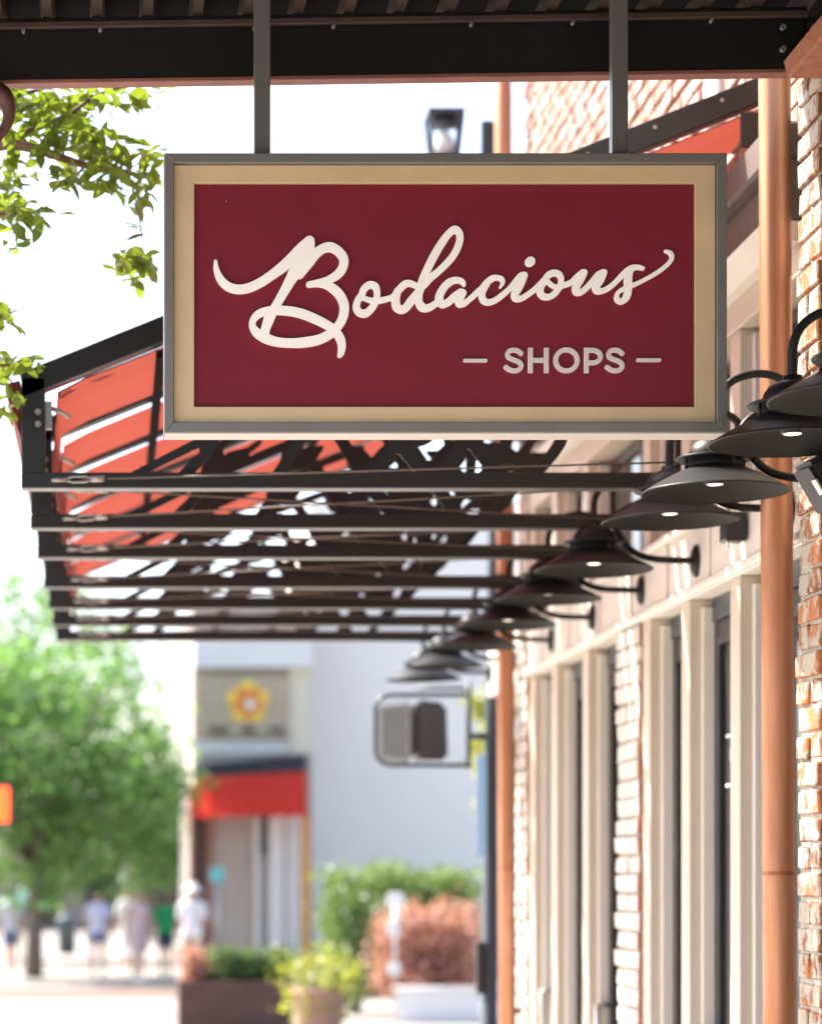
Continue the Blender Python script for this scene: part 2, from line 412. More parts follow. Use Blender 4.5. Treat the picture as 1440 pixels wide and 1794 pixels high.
for _, y, z in near: put_brick(uw, 'brick_wall', (2.178+random.uniform(-.004, .004), y, z), .03, BL, BH)
rest = MB()
ns = set((y, z) for _, y, z in near)
for s_, y, z in cands:
    if (y, z) not in ns and z < 6.6 and not ((8.55 < y < 8.75) or (10.3 < y < 10.42)):
        rest.box(2.163, 2.193, y-BL/2, y+BL/2, z, z+BH)
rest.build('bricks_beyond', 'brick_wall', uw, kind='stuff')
for y0, y1 in ((8.56, 8.74), (10.3, 10.42)):
    MB().box(2.14, 2.2, y0, y1, 4.6, 8.4).build('pilaster_strip', 'white_paint', bld, bevel=.006)
def pier(x0, x1, y0, y1, z0, z1, m):
    core = MB().box(x0+.009, x1, y0+.011, y1-.011, z0, z1).build('brick_pier', 'mortar', bld)
    k = 0; z = z0+.004
    dy = y1-y0; dx = x1-x0
    while z+BH < z1:
        if k % 2 == 0:
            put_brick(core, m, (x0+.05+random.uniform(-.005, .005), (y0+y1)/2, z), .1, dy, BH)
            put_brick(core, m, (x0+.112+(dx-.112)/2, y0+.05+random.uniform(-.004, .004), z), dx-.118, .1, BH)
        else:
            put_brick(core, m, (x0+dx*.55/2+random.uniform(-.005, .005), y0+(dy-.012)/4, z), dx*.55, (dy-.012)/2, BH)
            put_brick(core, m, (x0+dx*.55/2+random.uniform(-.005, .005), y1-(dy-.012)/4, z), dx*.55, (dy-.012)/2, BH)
        z += BH+BJ; k += 1
    return core
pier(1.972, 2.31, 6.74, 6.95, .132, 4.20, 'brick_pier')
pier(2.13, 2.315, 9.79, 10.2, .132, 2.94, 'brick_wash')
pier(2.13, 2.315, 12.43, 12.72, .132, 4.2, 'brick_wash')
# projecting terracotta capital course over the near pier
cap = MB()
cap.hexa([(1.855,6.0,4.10),(2.32,6.0,4.10),(2.32,6.64,4.10),(1.855,6.64,4.10)], [(1.845,5.99,4.155),(2.32,5.99,4.155),(2.32,6.65,4.155),(1.845,6.65,4.155)])
cap.build('capital_course', 'terracotta', bld, bevel=.006)
# storefront: pilasters, header, transom, frieze, cornice
pil = [7.42, 8.28, 9.0, 9.66, 10.91, 11.68, 12.3]
HB, HT, TT, FT, CT = 2.945, 3.21, 3.79, 3.95, 4.265
for p in pil:
    MB().box(2.15, 2.30, p, p+.125, .132, HB-.001).build('pilaster', 'cream_paint', bld, bevel=.004)
    MB().box(2.192, 2.30, p-.03, p-.001, .132, HB-.03).build('casing', 'cream_light', bld, bevel=.004)
    MB().box(2.15, 2.30, p, p+.125, HT+.001, TT-.001).build('transom_pilaster', 'cream_paint', bld, bevel=.004)
    MB().box(2.192, 2.30, p-.03, p-.001, HT+.02, TT-.02).build('transom_casing', 'cream_light', bld, bevel=.004)
MB().box(2.142, 2.316, 7.32, 12.42, HB, HT).build('header', 'cream_light', bld, bevel=.004)
for y in (7.95, 8.64, 9.3, 9.95, 10.6, 11.3, 12.0):
    MB().box(2.132, 2.1415, y, y+.02, HB+.04, HT-.02).build('header_batten', 'cream_light', bld, bevel=.003)
MB().box(2.118, 2.1405, 7.32, 12.42, HB+.002, HB+.034).build('header_moulding', 'cream_light', bld, bevel=.006)
MB().box(2.118, 2.1405, 7.32, 12.42, HT-.014, HT+.014).build('transom_sill', 'cream_light', bld, bevel=.006)
MB().box(2.142, 2.316, 7.32, 12.42, TT, FT).build('frieze', 'cream_paint', bld, bevel=.004)
MB().hexa([(2.10,7.52,FT-.06),(2.141,7.52,FT-.06),(2.141,12.42,FT-.06),(2.10,12.42,FT-.06)], [(2.03,7.52,FT+.001),(2.141,7.52,FT+.001),(2.141,12.42,FT+.001),(2.03,12.42,FT+.001)]).build('frieze_moulding', 'cream_light', bld)
MB().box(2.10, 2.316, 7.52, 12.42, FT+.003, CT-.12).build('cornice', 'cornice_dark', bld, bevel=.006)
MB().box(2.05, 2.316, 7.52, 12.42, CT-.118, CT).build('cornice_cap', 'cornice_dark', bld, bevel=.01)
bays = [(7.55, 8.25), (8.41, 8.97), (9.13, 9.63), (10.21, 10.88), (11.04, 11.65), (11.81, 12.27)]
for i, (a, b) in enumerate(bays):
    d = MB()
    for y0, y1 in ((a, a+.07), (b-.07, b)): d.box(2.235, 2.275, y0, y1, .14, HB-.09)
    d.box(2.235, 2.275, a+.071, b-.071, HB-.18, HB-.091); d.box(2.235, 2.275, a+.071, b-.071, .14, .34)
    dr = d.build('door', 'door_black', bld, bevel=.003)
    MB().box(2.25, 2.258, a+.071, b-.071, .341, HB-.181).build('pane', 'glass_dark', dr)
    MB().box(2.228, 2.30, a, b, HB-.088, HB-.002).build('door_head', 'slate', bld)
    hy = b-.035 if i % 2 else a+.06
    MB().tube([(2.236, hy, 1.02), (2.18, hy, 1.02), (2.18, hy, 1.34), (2.236, hy, 1.34)], .013, 8).build('handle', 'steel', dr)
    t = MB()
    for y0, y1 in ((a, a+.04), (b-.04, b)): t.box(2.24, 2.275, y0, y1, HT+.02, TT-.02)
    t.box(2.24, 2.275, a+.041, b-.041, HT+.02, HT+.06); t.box(2.24, 2.275, a+.041, b-.041, TT-.06, TT-.02)
    tw = t.build('transom_window', 'door_black', bld)
    MB().box(2.25, 2.258, a+.041, b-.041, HT+.061, TT-.061).build('pane', 'glass_dark', tw)
    # vinyl lettering lines on the door glass
    if i in (1, 2, 3, 4):
        for zz, hh, w0, w1 in ((2.42, .012, .1, .9), (2.33, .05, .25, .75), (2.24, .012, .1, .9)):
            L_ = b-a-.16
            MB().box(2.2478, 2.2497, a+.08+L_*w0, a+.08+L_*w1, zz, zz+hh).build('vinyl_stripe', 'white_paint', dr)

# ------------------------------------------------------------------ canopy over the sign: beam, ribs, deck, post
YB = 6.78
can = empty('steel_canopy', (.8, YB, 0), 'dark steel pavement canopy with bolted beam and ribbed deck above the sign', 'canopy')
zb0, zb1 = Z(139, YB), Z(28, YB)
skew = .055                                 # the beam is not quite square to the wall
def bx(mb, x0, x1, y0, y1, z0, z1):
    mb.hexa([(x0,y0+skew,z0),(x1,y0-skew,z0),(x1,y1-skew,z0),(x0,y1+skew,z0)], [(x0,y0+skew,z1),(x1,y0-skew,z1),(x1,y1-skew,z1),(x0,y1+skew,z1)]); return mb
XL, XR = -.62, 1.93
bx(MB(), XL, XR, YB, YB+.012, zb0+.0125, zb1-.0125).build('beam_web', 'canopy_steel', can, bevel=.002)
bx(MB(), XL, XR, YB-.003, YB+.046, zb0, zb0+.012).build('beam_flange', 'flange_bounce_pink', can, bevel=.002)  # pink of the lower flange: ground bounce on its underside put into the colour
bx(MB(), XL, XR, YB-.020, YB+.046, zb1-.012, zb1).build('beam_flange', 'canopy_steel', can, bevel=.002)
bx(MB(), XL, XR, YB-.03, YB-.012, zb1-.030, zb1-.0125).build('drip_rail', 'deck', can, bevel=.002)
for x in (-.245, -.03, .40, .62, 1.0, 1.28, 1.66):
    MB().tube([(x, YB-.03-skew*(2*(x-XL)/(XR-XL)-1), zb1-.044), (x, YB-.05-skew*(2*(x-XL)/(XR-XL)-1), zb1-.044)], .0055, 8).build('bolt', 'bolt', can)
bx(MB(), 1.78, 1.99, YB-.02, YB-.0015, zb0+.03, zb1-.02).build('splice_plate', 'canopy_steel', can, bevel=.002)
for x, z in ((1.86, zb1-.06), (1.86, zb1-.12), (1.945, zb1-.06), (1.945, zb1-.12)):
    MB().tube([(x, YB-.02-skew*.9, z), (x, YB-.037-skew*.9, z)], .009, 6).build('bolt', 'bolt', can)
x = -.6
while x < 2.1:
    MB().hexa([(x-.014,2.2,zb1+.003),(x+.014,2.2,zb1+.003),(x+.014,7.0,zb1+.003),(x-.014,7.0,zb1+.003)], [(x-.022,2.2,zb1+.05),(x+.022,2.2,zb1+.05),(x+.022,7.0,zb1+.05),(x-.022,7.0,zb1+.05)]).build('deck_rib', 'deck', can)
    x += .1405
MB().box(-.65, 2.18, 2.2, 7.02, zb1+.051, zb1+.066).build('deck', 'deck_black', can)
MB().box(-.69, -.655, 2.2, 7.02, zb1-.10, zb1+.1).build('fascia', 'canopy_steel', can, bevel=.003)
for yy in (2.3, 4.5):
    bm_ = MB().box(-.65, 2.15, yy, yy+.07, zb1-.16, zb1-.001); bm_.build('cross_beam', 'canopy_steel', can, bevel=.003)
# scrolled cast bracket just under the left end of the beam, on its post
MB().box(-.60, -.48, YB-.06, YB+.06, .13, zb0-.001).build('post', 'canopy_steel', can, bevel=.006)
br = []
for px, py, r in ((-60, 155, 24), (-25, 160, 22), (0, 165, 20), (14, 182, 15), (16, 205, 11), (8, 225, 9), (-5, 240, 10), (-20, 262, 14), (-45, 300, 16), (-70, 340, 18)):
    br.append((X(px, YB), Z(py, YB), r*YB/FP))
q = smooth_path(br, 4)
mbk = MB().tube([(p[0], YB+.005, p[1]) for p in q], [p[2] for p in q], 12)
mbk.build('scroll_bracket', 'bracket_maroon', can)

# ------------------------------------------------------------------ the hanging sign
sg = empty('hanging_sign', (X(781, YS), YS+.05, Z(757, YS)), 'maroon hanging shop sign with cream script lettering and gold border', 'sign')
def S(px, py): return X(px, YS), Z(py, YS)
x0, zt = S(288, 268); x1, zb = S(1273, 757)
DEP = .098; FW = 17*YS/FP
# mitred frame of four rails, each a part
def rail(pts_out, pts_in, nm):
    a = [(p[0], YS, p[1]) for p in (pts_out[0], pts_out[1], pts_in[1], pts_in[0])]
    b = [(p[0], YS+DEP, p[1]) for p in (pts_out[0], pts_out[1], pts_in[1], pts_in[0])]
    return MB().hexa(a, b).build(nm, 'sign_frame', sg, bevel=.0016)
g = .0004
o4 = [(x0, zt), (x1, zt), (x1, zb), (x0, zb)]; i4 = [(x0+FW, zt-FW), (x1-FW, zt-FW), (x1-FW, zb+FW), (x0+FW, zb+FW)]
for k in range(4):
    rail((o4[k], o4[(k+1) % 4]), (i4[k], i4[(k+1) % 4]), 'frame_rail')
MB().box(x0+.003, x1-.003, YS+.003, YS+DEP-.002, zb-.0035, zb-.0005).build('bounce_strip', 'bounce_strip_paint', sg)  # added strip: ground bounce on the sign's underside put into its pale colour
# gold border: four boards round the recessed maroon face
mx0, mzt = S(341, 317); mx1, mzb = S(1220, 710)
gy0, gy1 = YS+.020, YS+.045
ox0, ox1, ozb, ozt = x0+FW+.0005, x1-FW-.0005, zb+FW+.0005, zt-FW-.0005
go = [(ox0, ozt), (ox1, ozt), (ox1, ozb), (ox0, ozb)]; gi = [(mx0, mzt), (mx1, mzt), (mx1, mzb), (mx0, mzb)]
gb = MB(); gv = []
for yy_ in (gy0, gy1):
    gv += [(a, yy_, b) for a, b in go]+[(a, yy_, b) for a, b in gi]
gf = []
for k in range(4):
    k2 = (k+1) % 4
    gf += [(k, k2, 4+k2, 4+k), (8+k, 12+k, 12+k2, 8+k2), (k, 8+k, 8+k2, k2), (4+k, 4+k2, 12+k2, 12+k)]
gb.add(gv, gf); gb.build('gold_border', 'gold', sg, bevel=.0012)
face_y = YS+.032
MB().box(mx0+.0006, mx1-.0006, face_y, face_y+.01, mzb+.0006, mzt-.0006).build('face_panel', 'maroon', sg)
MB().box(x0+FW, x1-FW, YS+.046, YS+.09, zb+FW, zt-FW).build('back_panel', 'sign_frame', sg)
for px in (461.5, 1091):
    xx = X(px, YS); r_ = 14*YS/FP
    MB().box(xx-r_, xx+r_, YS+.035, YS+.035+2*r_, zt+.0005, zb1+.05).build('hanger_rod', 'rod_grey', sg, bevel=.002)
    MB().box(xx-r_*1.25, xx+r_*1.25, YS+.03, YS+.04+2*r_, zt+.0002, zt+.006).build('hanger_foot', 'rod_grey', sg, bevel=.001)
MB().tube([(X(398, YS), face_y-.002, Z(347, YS)), (X(398, YS), face_y, Z(347, YS))], .0028, 8).build('screw', 'bolt', sg)
def onsign(x, y, d): return (X(x, YS), face_y-d, Z(y, YS))
def tr(pts, ox, oy, s): return [(ox+u/s, oy+v/s, max(1.6, r/s-.35)) for u, v, r in pts]
s1 = 1440/280; s2 = 1440/260; s3 = 7.2; s4 = 1440/220; s5 = 1440/380
Bst = [
 [(97,327,17),(103,400,27),(142,490,37),(210,555,42),(300,580,43),(400,566,44),(500,520,44),(600,455,45),(700,380,50),(790,300,54),(870,215,54),(945,142,47)],
 [(945,142,47),(925,215,66),(880,310,74),(830,400,66),(780,485,53),(722,590,45),(665,690,42),(620,770,44),(580,850,50),(548,940,44),(540,1010,44)],
 [(850,440,50),(930,340,54),(1000,262,46),(1062,215,44),(1130,198,45),(1200,230,43),(1248,290,43),(1255,350,43),(1228,415,44),(1175,465,41),(1100,502,35),(1020,522,32),(942,537,29)],
 [(942,537,29),(1020,528,32),(1100,540,38),(1170,582,43),(1225,642,44),(1257,720,44),(1256,800,44),(1230,872,43),(1190,930,42),(1130,985,44),(1030,1035,46),(900,1060,47),(780,1066,43),(650,1055,43),(550,1022,47),(470,972,42),(430,910,33),(442,850,34),(490,802,38),(570,778,42),(680,770,43),(800,782,44),(900,808,44),(1000,850,43),(1090,895,42),(1170,952,42),(1220,1020,42),(1238,1090,38),(1231,1150,33),(1219,1178,24)]]
letB = [tr(s_, 360, 390, s1) for s_ in Bst]
od = [tr(s_, 600, 380, s2) for s_ in [
 [(200,735,35),(218,680,37),(275,636,37),(330,655,37),(346,725,33),(330,800,38),(290,870,38),(230,916,40),(170,902,38),(145,855,38),(155,800,36),(180,755,34),(200,735,35)],
 [(190,755,28),(240,775,26),(300,792,30),(370,790,32),(440,775,29),(500,752,30),(560,685,38),(610,635,38),(660,622,34),(715,640,30),(750,665,32)],
 [(545,700,40),(528,770,42),(535,845,44),(580,880,40),(628,858,42),(672,800,44),(722,740,42),(762,690,42)],
 [(762,680,42),(790,590,42),(840,475,42),(900,355,43),(970,238,41),(1040,142,38),(1100,98,38),(1143,128,36),(1152,190,36),(1130,272,37),(1080,362,37),(1010,442,36),(930,517,36),(860,572,39),(800,632,44)],
 [(780,640,45),(752,720,42),(752,800,40),(780,850,43),(830,865,38),(890,838,36),(945,795,30)],
 [(1192,638,20),(1175,606,28),(1120,590,33),(1050,612,38),(990,672,40),(955,740,42),(952,790,42),(985,826,38),(1040,804,38),(1100,752,40),(1160,715,44)],
 [(1175,718,42),(1148,770,46),(1152,820,40),(1215,803,30),(1280,745,28),(1335,690,28)]]]
od += [tr(s_, 820, 420, s3) for s_ in [
 [(-30,785,34),(20,742,34),(100,672,34),(180,592,38),(250,515,44),(320,462,44),(380,448,36),(440,468,36),(455,515,28),(425,568,20)],
 [(250,530,46),(200,620,46),(192,690,46),(225,745,44),(290,760,40),(370,730,40),(450,670,40),(540,590,38),(610,510,42),(680,435,48),(723,418,46)],
 [(725,420,48),(690,505,52),(642,595,56),(608,660,52),(620,708,48),(680,715,40),(760,672,38),(840,612,38),(920,540,40),(985,475,42)],
 [(985,490,45),(1030,420,45),(1100,388,44),(1165,408,43),(1194,470,38),(1175,560,42),(1120,640,44),(1050,690,40),(975,688,43),(930,640,46),(935,570,46),(985,490,45)],
 [(1010,490,34),(1080,548,32),(1150,572,35),(1230,545,36),(1310,510,36)]]]
od += [tr(s_, 980, 420, s4) for s_ in [
 [(60,500,30),(140,472,32),(220,400,38),(285,345,36)],
 [(298,352,44),(255,430,50),(212,510,48),(213,566,46),(260,578,37),(330,525,37),(400,450,38),(460,382,42),(522,350,42)],
 [(525,352,44),(482,440,50),(438,510,48),(450,555,44),(500,563,34),(570,535,34),(640,482,33),(720,400,35),(790,335,38),(850,297,36),(920,288,31),(975,302,26)],
 [(850,305,38),(815,360,46),(805,440,50),(808,520,46),(800,590,46),(775,650,44),(725,688,31),(682,658,33),(678,610,28),(700,572,27),(750,540,28),(820,510,32),(900,480,27),(1000,430,26),(1100,375,27),(1200,308,28),(1280,235,28),(1310,180,27),(1300,132,27),(1262,108,23),(1235,102,17)]]]
dot = [tr([(795,252,62),(806,243,62)], 820, 420, s3)]
LD = .011
solid(letB, .75, LD, onsign, bevel=.7).build('script_capital', 'letter_cream', sg)
solid(od, .75, LD, onsign, bevel=.7).build('script_letters', 'letter_cream', sg)
solid(dot, .7, LD, onsign, bevel=.7).build('letter_dot', 'letter_cream', sg)
t5 = lambda pts, dx=0: [(800+(u+dx)/s5, 590+v/s5, 16.2/s5) for u, v in pts]
def clip_y(a, b):
    ya, yb = 590+a/s5, 590+b/s5
    return lambda U, V, D: np.maximum(D, np.maximum(ya-V, V-yb))
Sp = [(438,97),(415,79),(388,74),(360,81),(348,103),(358,125),(392,140),(425,154),(438,178),(425,203),(395,212),(364,206),(338,188)]
def clip_S(dx):
    def fn(U, V, D):
        ux, uy = (U-800)*s5-dx, (V-590)*s5
        c1 = (ux-430)*.62+(uy-92)*.78; c2 = (ux-346)*(-.62)+(uy-194)*(-.78)
        m1 = (ux > 400) & (uy < 130) & (uy > 60); m2 = (ux < 375) & (uy > 160)
        e1 = np.where(m1, np.minimum((ux-430)*.75+(uy-86)*.66-0, 30), -99)/s5
        e2 = np.where(m2, np.minimum(-(ux-347)*.75-(uy-199)*.66, 30), -99)/s5
        return np.maximum(D, np.maximum(e1, e2))
    return fn
LS = .008
solid([t5(Sp)], .6, LS, onsign, bevel=.5).build('letter_s', 'letter_silver', sg)
solid([t5([(500,40),(500,250)]), t5([(606,40),(606,250)]), t5([(500,142),(606,142)])], .6, LS, onsign, bevel=.5, extra=clip_y(58, 227)).build('letter_h', 'letter_silver', sg)
solid([t5([(740+72*math.cos(a*math.pi/12), 142+70*math.sin(a*math.pi/12)) for a in range(25)])], .6, LS, onsign, bevel=.5).build('letter_o', 'letter_silver', sg)
solid([t5([(872,40),(872,250)]), t5([(872,75),(895,75)]), t5([(872,159),(895,159)]), t5([(895,75),(925,76),(955,90),(967,117),(955,144),(925,158),(895,159)])], .6, LS, onsign, bevel=.5, extra=clip_y(58, 227)).build('letter_p', 'letter_silver', sg)
solid([t5(Sp, 673)], .6, LS, onsign, bevel=.5).build('letter_s', 'letter_silver', sg)
for a, b, yy in ((64, 203, 144), (1216, 1359, 141)):
    solid([[(800+a/s5, 590+yy/s5, 12.5/s5), (800+b/s5, 590+yy/s5, 12.5/s5)]], .6, LS, onsign, bevel=.5).build('dash', 'letter_silver', sg)

# ------------------------------------------------------------------ steel awning: seven trusses, red fabric bays, tie cables
YF = [7.93, 8.83, 9.64, 10.62, 11.44, 12.2, 12.97]
AX0, AX1 = -.294, 2.06
ab = CZ+1.286; at0 = CZ+1.655; at1 = CZ+2.60
aw = empty('steel_awning', (.9, 7.93, ab), 'long black steel awning with leaf-cut trusses and red fabric panels', 'awning')
WC, HC = .075, .052
rd = random.Random(21)
vine = []
def leafstroke(x, z, ang, L_, w_):
    c, s_ = math.cos(ang), math.sin(ang)
    return [(x, z, .008), (x+c*L_*.3, z+s_*L_*.3, w_*.8), (x+c*L_*.55, z+s_*L_*.55, w_), (x+c*L_*.85, z+s_*L_*.85, w_*.45), (x+c*L_, z+s_*L_, .004)]
def topz(x): return (at0-ab)+(at1-at0)*(x-AX0)/(AX1-AX0)
for i_, x in enumerate((.20, .52, .80, 1.02, 1.20, 1.36)):          # stems rising from the bottom chord, leaning to the wall
    h = .50*rd.uniform(.9, 1.1); ln = rd.uniform(.26, .40)
    st = [(x, .01, .017), (x+ln*.35, h*.3, .020), (x+ln*.5, h*.6, .017), (x+ln*1.1, h, .012)]
    vine.append(st)
    for t in ((.45,) if i_ < 2 else (.38, .55, .75)):
        i = min(2, int(t*3)); f = t*3-i
        bx_, bz_ = st[i][0]+(st[i+1][0]-st[i][0])*f, st[i][1]+(st[i+1][1]-st[i][1])*f
        vine.append(leafstroke(bx_, bz_, rd.choice((rd.uniform(.2, .8), rd.uniform(2.3, 2.9))), rd.uniform(.14, .20), rd.uniform(.028, .040)))
for x in (1.06, 1.3): vine.append([(x, .02, .022), (x-.1, .15, .026), (x-.25, .38, .020)])
vine.append([(.04, .03, .012), (.32, .17, .016), (.62, .30, .016), (1.0, .44, .014)])
def vclip(U, V, D):
    t = (at0-ab)+(at1-at0)*(U-AX0)/(AX1-AX0)
    return np.maximum(D, np.maximum(.03-V, V-(t-.03)))
scroll_proto = None
for k, y in enumerate(YF):
    fr = empty('truss', (AX0, y, ab), parent=aw)
    MB().box(AX0, AX0+.078, y, y+WC, ab+HC+.0005, at0-.005).build('post', 'black_steel', fr, bevel=.003)
    MB().box(AX0, AX1, y+.0005, y+WC-.0005, ab, ab+HC).build('bottom_chord', 'black_steel', fr, bevel=.003)
    sl_ = (at1-at0)/(AX1-AX0)
    MB().hexa([(AX0,y,at0-.075),(AX1+.1,y,at1-.075+sl_*.1),(AX1+.1,y+WC,at1-.075+sl_*.1),(AX0,y+WC,at0-.075)], [(AX0,y,at0+.012),(AX1+.1,y,at1+.012+sl_*.1),(AX1+.1,y+WC,at1+.012+sl_*.1),(AX0,y+WC,at0+.012)]).build('top_chord', 'black_steel', fr, bevel=.003)
    if scroll_proto is None:
        pl = lambda u, v, d: (u, y+.042-d, ab+v)
        scroll_proto = solid(vine, .011, .008, pl, extra=vclip).build('leaf_scroll_panel', 'black_steel', fr)
    else:
        link_copy(scroll_proto, fr, wloc(scroll_proto)+Vector((0, y-YF[0], 0)))
    MB().box(AX1+.0, AX1+.08, y-.012, y-.001, at1-.20, at1-.085).build('wall_bracket', 'black_steel', fr, bevel=.002)
    for zz in (at0-.12, at0-.16): MB().tube([(AX0+.055, y-.012, zz), (AX0+.055, y, zz)], .010, 8).build('bolt', 'bolt', fr)
    hg = MB().box(AX0+.079, AX0+.10, y+.02, y+.05, at0-.17, at0-.08).tube([(AX0+.10, y+.035, at0-.10), (AX0+.16, y+.035, at0-.13)], .008, 8)
    hg.build('fabric_hinge', 'bolt', fr)
    for xx in np.linspace(.9, 2.0, 6): MB().tube([(xx, y-.009, at0+(xx-AX0)*sl_-.02), (xx, y, at0+(xx-AX0)*sl_-.02)], .007, 6).build('bolt', 'bolt', fr)
for k in range(6):                             # fabric bays, sagging a little, with gaps beside each truss
    ya, yb = YF[k]+(.05 if k == 0 else .10), YF[k+1]-.09
    nx_, ny_ = 28, 7; vs = []; fs = []
    r0 = random.Random(k)
    for i in range(nx_+1):
        u = i/nx_
        for j in range(ny_+1):
            v = j/ny_
            if u < .072: x_ = AX0+.10+u*.25; z_ = at0-.30+(u/.072)*.262
            else: x_ = AX0+.125+(u-.072)/.928*(2.165-AX0-.125); z_ = at0+(x_-AX0)*sl_-.075
            z_ -= .018*math.sin(math.pi*v)+.004*math.sin(u*9+k)+.006*math.sin(v*9+u*2+k)
            vs.append((x_, ya+(yb-ya)*v, z_))
    for i in range(nx_):
        for j in range(ny_): a = i*(ny_+1)+j; fs.append((a, a+1, a+ny_+2, a+ny_+1))
    m_ = MB(); m_.add(vs, fs, True); m_.build('fabric_panel', 'awning_red', aw)
    # front roll of the panel, folded outside the posts
    MB().prism([(AX0-.056, at0-.035), (AX0-.04, at0-.02), (AX0-.004, at0-.012), (AX0-.004, at0-.19), (AX0-.012, at0-.175), (AX0-.034, at0-.10)], 'y', YF[k]+.012, YF[k+1]-.004).build('valance', 'awning_red', aw, bevel=.003)
for xx in (.165, .95, 1.6):
    zz = at0+(xx-AX0)*sl_-.11
    MB().box(xx-.016, xx+.016, YF[0]+WC+.001, YF[-1]-.001, zz, zz+.03).build('purlin', 'deck_black', aw)
def cable(p, q):
    p = Vector(p); q = Vector(q); d = (q-p).normalized(); L_ = (q-p).length
    c = MB().tube([p+d*.1, q-d*.1], .0032, 8).build('tie_cable', 'cable', aw)
    for e, s_ in ((p, 1), (q, -1)):
        t = MB(); sd = Vector((0, 0, .009))
        t.tube([e, e+d*s_*.05], .007, 8)
        t.tube([e+d*s_*.04, e+d*s_*.07+sd, e+d*s_*.11+sd, e+d*s_*.14], .004, 6)
        t.tube([e+d*s_*.04, e+d*s_*.07-sd, e+d*s_*.11-sd, e+d*s_*.14], .004, 6)
        t.tube([e+d*s_*.13, e+d*s_*.175], .011, 10)
        t.build('turnbuckle', 'fitting', c)
zc = ab+.036
cable((AX0+.10, YF[0]-.012, zc-.012), (2.05, 7.60, zc+.0))
for k in range(6):
    cable((AX0+.12, YF[k+1]-.012, zc-.005), (AX1-.05, YF[k]+WC+.012, zc-.002))
    cable((AX0+.12, YF[k]+WC+.012, zc-.02), (AX1-.05, YF[k+1]-.012, zc-.018))

# ------------------------------------------------------------------ copper downspouts
def downspout(y, xc, r, z0, z1, label, joints):
    o = empty('copper_downspout', (xc, y, .13), label, 'downspout', 'copper downspouts on the storefront')
    dx = .035
    MB().tube([(xc+dx*(1-t)-dx, y, z0+(z1-z0)*t) for t in (0, .25, .5, .75, 1)], r, 28).build('pipe', 'copper', o)
    for z in joints:
        MB().lathe((xc-dx*(z-z0)/(z1-z0), y, z), [(r*1.003, -.006), (r*1.03, -.004), (r*1.03, .004), (r*1.003, .006)], 28).build('joint_band', 'copper_band', o)
    for z in (1.2, 3.3, 4.6):
        MB().box(xc-.01, 2.15, y-.012, y+.012, z, z+.03).build('wall_strap', 'copper_band', o)
    return o
downspout(7.47, 2.068, .0485, .132, 7.5, 'thick copper downspout beside the rough near brick pier', (Z(1530, 7.47), 5.2))
downspout(12.62, 2.072, .045, .132, 7.5, 'thin far copper downspout next to the dark slate pole', (Z(1520, 12.6),))

